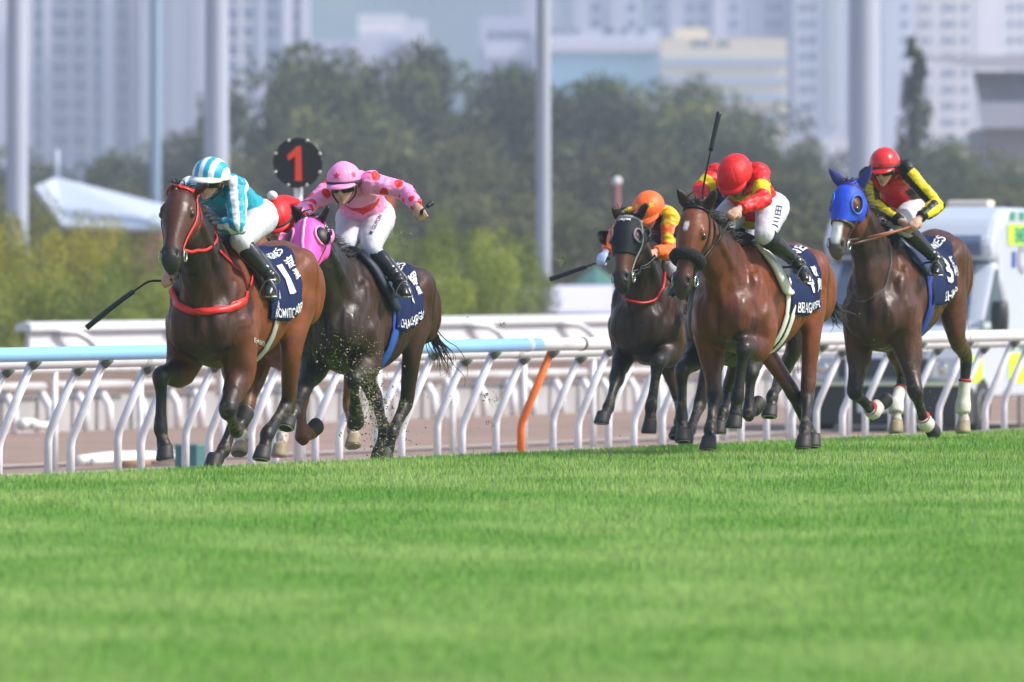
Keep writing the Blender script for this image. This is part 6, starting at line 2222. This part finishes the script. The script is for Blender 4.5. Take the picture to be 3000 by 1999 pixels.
# ================================================================== kicked up turf
def clods():
    mb = MB(); mg = MB()
    r = np.random.default_rng(5)
    def bit(p, sz, grass):
        t = r.normal(size=3); b = nrm(t); o = nrm(np.cross(b, r.normal(size=3)))
        if grass:
            mg.tube([p, p + b * sz * 2 + o * sz * .4, p + b * sz * 4], [sz * .16, sz * .16, sz * .05], n=3)
        else:
            mb.ell(p, (sz * r.uniform(.6, 1.5), sz * r.uniform(.3, .9), sz * r.uniform(.2, .7)), [b, o, np.cross(b, o)], n=4, m=3)
    for (cx, cy, sx_, sy_, n, sc, Y0) in ((1080, 1120, 32, 70, 620, 1.25, 75.5), (1125, 1260, 45, 60, 520, 1.25, 76.0), (1000, 1035, 45, 40, 260, 1.1, 75.0), (1090, 1190, 22, 60, 420, 1.2, 75.6), (1150, 1200, 130, 130, 160, .9, 78), (1060, 1290, 40, 50, 120, 1, 76.5),
                                (2690, 1090, 40, 90, 170, .8, 84.3), (2650, 980, 80, 120, 90, .8, 84.0), (1850, 1000, 90, 160, 90, .7, 84.8), (1500, 1150, 260, 160, 110, .9, 82), (1600, 420, 330, 260, 22, 1.2, 82)):
        for _ in range(n):
            p = at(cx + r.normal() * sx_, cy + r.normal() * sy_, Y0 + r.normal() * .35)
            if p[2] < .03: continue
            bit(p, (.0020 + .0085 * r.uniform() ** 4) * sc, r.uniform() < .25)
    for (x, y, Y0) in ((1062, 1085, 75.4), (1075, 1095, 75.4), (1108, 1338, 76.5), (1130, 1318, 76.4), (1175, 705, 78), (1450, 1170, 82), (1470, 958, 82), (1432, 1242, 82), (1640, 765, 82), (1420, 1160, 82)):
        c = at(x, y, Y0)
        for _ in range(26): bit(c + r.normal(size=3) * .022, r.uniform(.004, .011), r.uniform() < .55)
    root = empty('flying_turf', at(1100, 1300, 76.5)) if False else None
    o = obj('flying_turf', mb, mat('turf_crumbs', (.24, .19, .13), .95, var=.9, vscale=25), None, kind='stuff')
    o['label'] = 'dark crumbs of turf flying up around the hooves'; o['category'] = 'turf'
    o = obj('flying_grass', mg, mat('grass_cuttings', (.22, .30, .05), .7, var=.3, vscale=30), None, kind='stuff')
    o['label'] = 'torn blades of grass flying up around the hooves'; o['category'] = 'grass'
clods()

# ================================================================== the ambulance following on the dirt track
def ambulance():
    Y = 142.0; s = FPX / Y
    th = math.radians(19)
    h = A(-math.sin(th), -math.cos(th), 0); l = A(math.cos(th), -math.sin(th), 0)
    base = at(2588, 1275, Y); base[2] = -.80
    root = empty('ambulance', base, 'white ambulance with lime green panels following behind the last horse', 'ambulance')
    W = lambda a, b, z: base + h * a + l * b + UP * z
    m_van = mat('van_white', (.52, .57, .66), .25, spec=.6, coat=.5)
    m_lime = mat('lime_panel', (.56, .80, .02), .4)
    m_green = mat('green_check', (.02, .30, .18), .4)
    m_glass = mat('van_glass', (.07, .10, .16), .12, spec=.6)
    m_dark = mat('bumper_black', (.02, .022, .026), .5)
    m_gr = mat('grille_black', (.015, .018, .026), .35)
    m_tyre = mat('tyre', (.02, .02, .02), .8)
    m_lamp = mat('headlight', (.62, .66, .72), .12, metal=.5, spec=.8)
    def prism(sec, b0, b1, bev=0):
        """side profile (a, z) swept across"""
        mb = MB()
        mb.loft([np.array([W(a, b, z) for a, z in sec]) for b in (b0, b1)])
        return mb
    hw = 1.10
    o = obj('box_body', prism([(-1.55, .45), (-6.2, .45), (-6.2, 2.80), (-1.7, 2.84), (-1.28, 2.62), (-1.30, 1.9), (-1.55, 1.6)], -hw - .04, hw + .04), m_van, root, smooth=False, bevel=.10)
    cab = obj('cab', prism([(0, .62), (.02, .95), (-.06, 1.14), (-.62, 1.36), (-1.16, 2.14), (-1.5, 2.2), (-1.7, 2.2), (-1.7, .45), (-.2, .45)], -hw, hw), m_van, root, smooth=False, bevel=.08)
    # raised fairing above the cab with its dark lenses
    obj('roof_fairing', prism([(-1.05, 2.16), (-1.0, 2.36), (-1.25, 2.70), (-1.7, 2.86), (-1.7, 2.16)], -hw - .02, hw + .02), m_van, root, smooth=False, bevel=.12)
    for sgn in (-1, 1):
        mb = MB()
        b0, b1 = (.36, .98) if sgn > 0 else (-.98, -.62)
        mb.loft([np.array([W(-.985, b, 2.22), W(-.975, b, 2.40), W(-1.09, b, 2.50), W(-1.13, b, 2.24)]) for b in np.linspace(b0, b1, 6)])
        obj('beacon_lens', mb, mat('lens_tinted', (.10, .13, .22), .15, spec=.7), root, smooth=False, bevel=.03)
    mb = MB(); mb.loft([np.array([W(a, b, z) for a, b in ((-2.2, .25), (-2.2, .8), (-1.9, .8), (-1.9, .25))]) for z in (2.83, 2.93)])
    obj('roof_vent', mb, mat('cream_vent', (.70, .62, .55), .6), root, smooth=False, bevel=.03)
    # glass
    mb = MB()
    ws = lambda t, b: W(-.60 - .54 * t + .03, b, 1.375 + .78 * t + .02)
    mb.loft([np.array([ws(.03, b * (.93)), ws(.97, b * .86)]) for b in np.linspace(-1, 1, 9)], closed=False, caps=False)
    g = obj('windshield', mb, m_glass, root, smooth=False)
    mb = MB(); mb.tube([ws(.02, .1) + UP * .01, ws(.10, -.75) + UP * .012], .012, n=6); obj('wiper', mb, m_dark, g)
    for sgn in (-1, 1):
        mb = MB()
        P = [(-.72, 1.40), (-1.18, 2.05), (-1.60, 2.05), (-1.60, 1.40)]
        mb.add([W(a, sgn * (hw + .006), z) for a, z in P], [(0, 1, 2, 3)])
        obj('side_window', mb, m_glass, root, smooth=False)
        mb = MB()
        mb.loft([np.array([W(-.62 + .10 * math.cos(t), sgn * (hw + .32 + .0), 1.46 + .20 * math.sin(t)) for t in np.linspace(0, 2 * np.pi, 16, endpoint=False)]),
                 np.array([W(-.62 + .10 * math.cos(t), sgn * (hw + .14), 1.46 + .20 * math.sin(t)) for t in np.linspace(0, 2 * np.pi, 16, endpoint=False)])])
        mi = obj('mirror', mb, m_dark, root)
        mb = MB(); mb.tube([W(-.66, sgn * (hw - .02), 1.28), W(-.63, sgn * (hw + .2), 1.30)], .03, n=8); obj('mirror_arm', mb, m_lime if sgn > 0 else m_dark, mi)
        # lamps
        mb = MB()
        mb.loft([np.array([W(.03, sgn * .62, .70), W(.03, sgn * .66, .90), W(-.02, sgn * .94, .98), W(-.06, sgn * .98, .74)]), np.array([W(-.1, sgn * .62, .70), W(-.1, sgn * .66, .90), W(-.14, sgn * .94, .98), W(-.16, sgn * .98, .74)])])
        hl_ = obj('headlight', mb, m_lamp, root, smooth=False, bevel=.02)
        mb = MB(); mb.ell(W(.02, sgn * .78, .82), (.07, .07, .03), [l, UP, h]); obj('bulb', mb, m_steel, hl_)
        # lime corners and checks on the flank
        def panel(nm, a0, a1, z0, z1, m, off=.012):
            mb = MB(); mb.add([W(a, sgn * (hw + .04 + off), z) for a, z in ((a0, z0), (a1, z0), (a1, z1), (a0, z1))], [(0, 1, 2, 3)])
            return obj(nm, mb, m, root, smooth=False)
        panel('lime_panel', -1.60, -6.15, 2.36, 2.62, m_lime)
        panel('lime_panel', -1.62, -6.15, .62, 1.0, m_lime)
        for k in range(11):
            panel('green_check', -1.70 - .42 * k, -1.91 - .42 * k, 2.68, 2.78, m_green, .013)
            panel('green_check', -1.70 - .42 * k, -1.91 - .42 * k, 1.04, 1.24, m_green, .013)
        panel('blue_square', -1.78, -1.93, 2.08, 2.28, mat('blue_mark', (.03, .06, .42), .4))
        mb = MB(); mb.add([W(a, sgn * (hw + .008), z) for a, z in ((-.10, .64), (-.62, .64), (-.62, .98), (-.14, .98))], [(0, 1, 2, 3)])
        obj('lime_panel', mb, m_lime, root, smooth=False)
        def write(txt, a0, z0, cap, m):
            V, Fc = text_mesh(txt, cap, .01)
            out = [W(a0 - v[0] * 1.0 if sgn > 0 else a0 - (V[:, 0].max() - v[0]), sgn * (hw + .04 + .018), z0 + v[1]) for v in V]
            mb = MB(); mb.add(out, Fc); obj('lettering', mb, m, root, smooth=False)
        write('EMERGENCY', -1.86, 2.40, .18, m_green)
        mgt = mat('grey_lettering', (.30, .31, .34), .6)
        write('C', -2.02, 2.02, .34, mgt)
    # face of the cab
    mb = MB(); mb.loft([np.array([W(.035, b, .70), W(.045, b, .80), W(.03, b, .94), W(-.1, b, .94), W(-.1, b, .70)]) for b in np.linspace(-.58, .58, 5)])
    gr = obj('grille', mb, m_gr, root, smooth=False)
    for k in range(4):
        mb = MB(); mb.box(W(.05, 0, .735 + .055 * k), (.56, .008, .010), [l, h, UP]); obj('grille_bar', mb, mat('grille_bar', (.10, .11, .14), .4), gr, smooth=False)
    mb = MB(); mb.loft([np.array([W(.10 - .10 * abs(b) ** 3, b * hw, z) for b in np.linspace(-1, 1, 13)] + [W(-.3, b * hw, z) for b in np.linspace(1, -1, 13)]) for z in (.12, .20, .52, .60)])
    bp = obj('bumper', mb, m_dark, root, smooth=False, bevel=.03)
    mb = MB(); mb.loft([np.array([W(.105 - .10 * abs(b) ** 3, b * hw, z) for b in np.linspace(-.96, .96, 13)] + [W(.06 - .10 * abs(b) ** 3, b * hw, z) for b in np.linspace(.96, -.96, 13)]) for z in (.605, .65)])
    obj('bumper_strip', mb, mat('strip_lime_white', (.66, .74, .50), .35), bp, smooth=False)
    mb = MB(); mb.box(W(.115, 0, .34), (.30, .006, .07), [l, h, UP]); pl = obj('number_plate', mb, mat('plate', (.70, .70, .72), .4), bp, smooth=False)
    mb = MB()
    for b, w_ in ((-.17, .02), (-.10, .03), (-.02, .02), (.06, .03), (.14, .02)):
        mb.box(W(.123, b, .34), (w_, .002, .04), [l, h, UP])
    for sgn in (-1, 1):
        for a in (-.62, -4.6):
            c = W(a, sgn * (hw - .10), .36)
            t = np.linspace(0, 2 * np.pi, 28, endpoint=False)
            mb = MB(); mb.loft([np.array([c + l * sgn * o_ + h * r_ * math.cos(x) + UP * r_ * math.sin(x) for x in t]) for o_, r_ in ((-.11, .30), (-.10, .355), (.09, .355), (.115, .32), (.115, .2))])
            wh = obj('wheel', mb, m_tyre, root)
            mb = MB(); mb.loft([np.array([c + l * sgn * o_ + h * r_ * math.cos(x) + UP * r_ * math.sin(x) for x in t]) for o_, r_ in ((.10, .20), (.118, .19), (.10, .08))])
            obj('rim', mb, m_steel, wh)
ambulance()
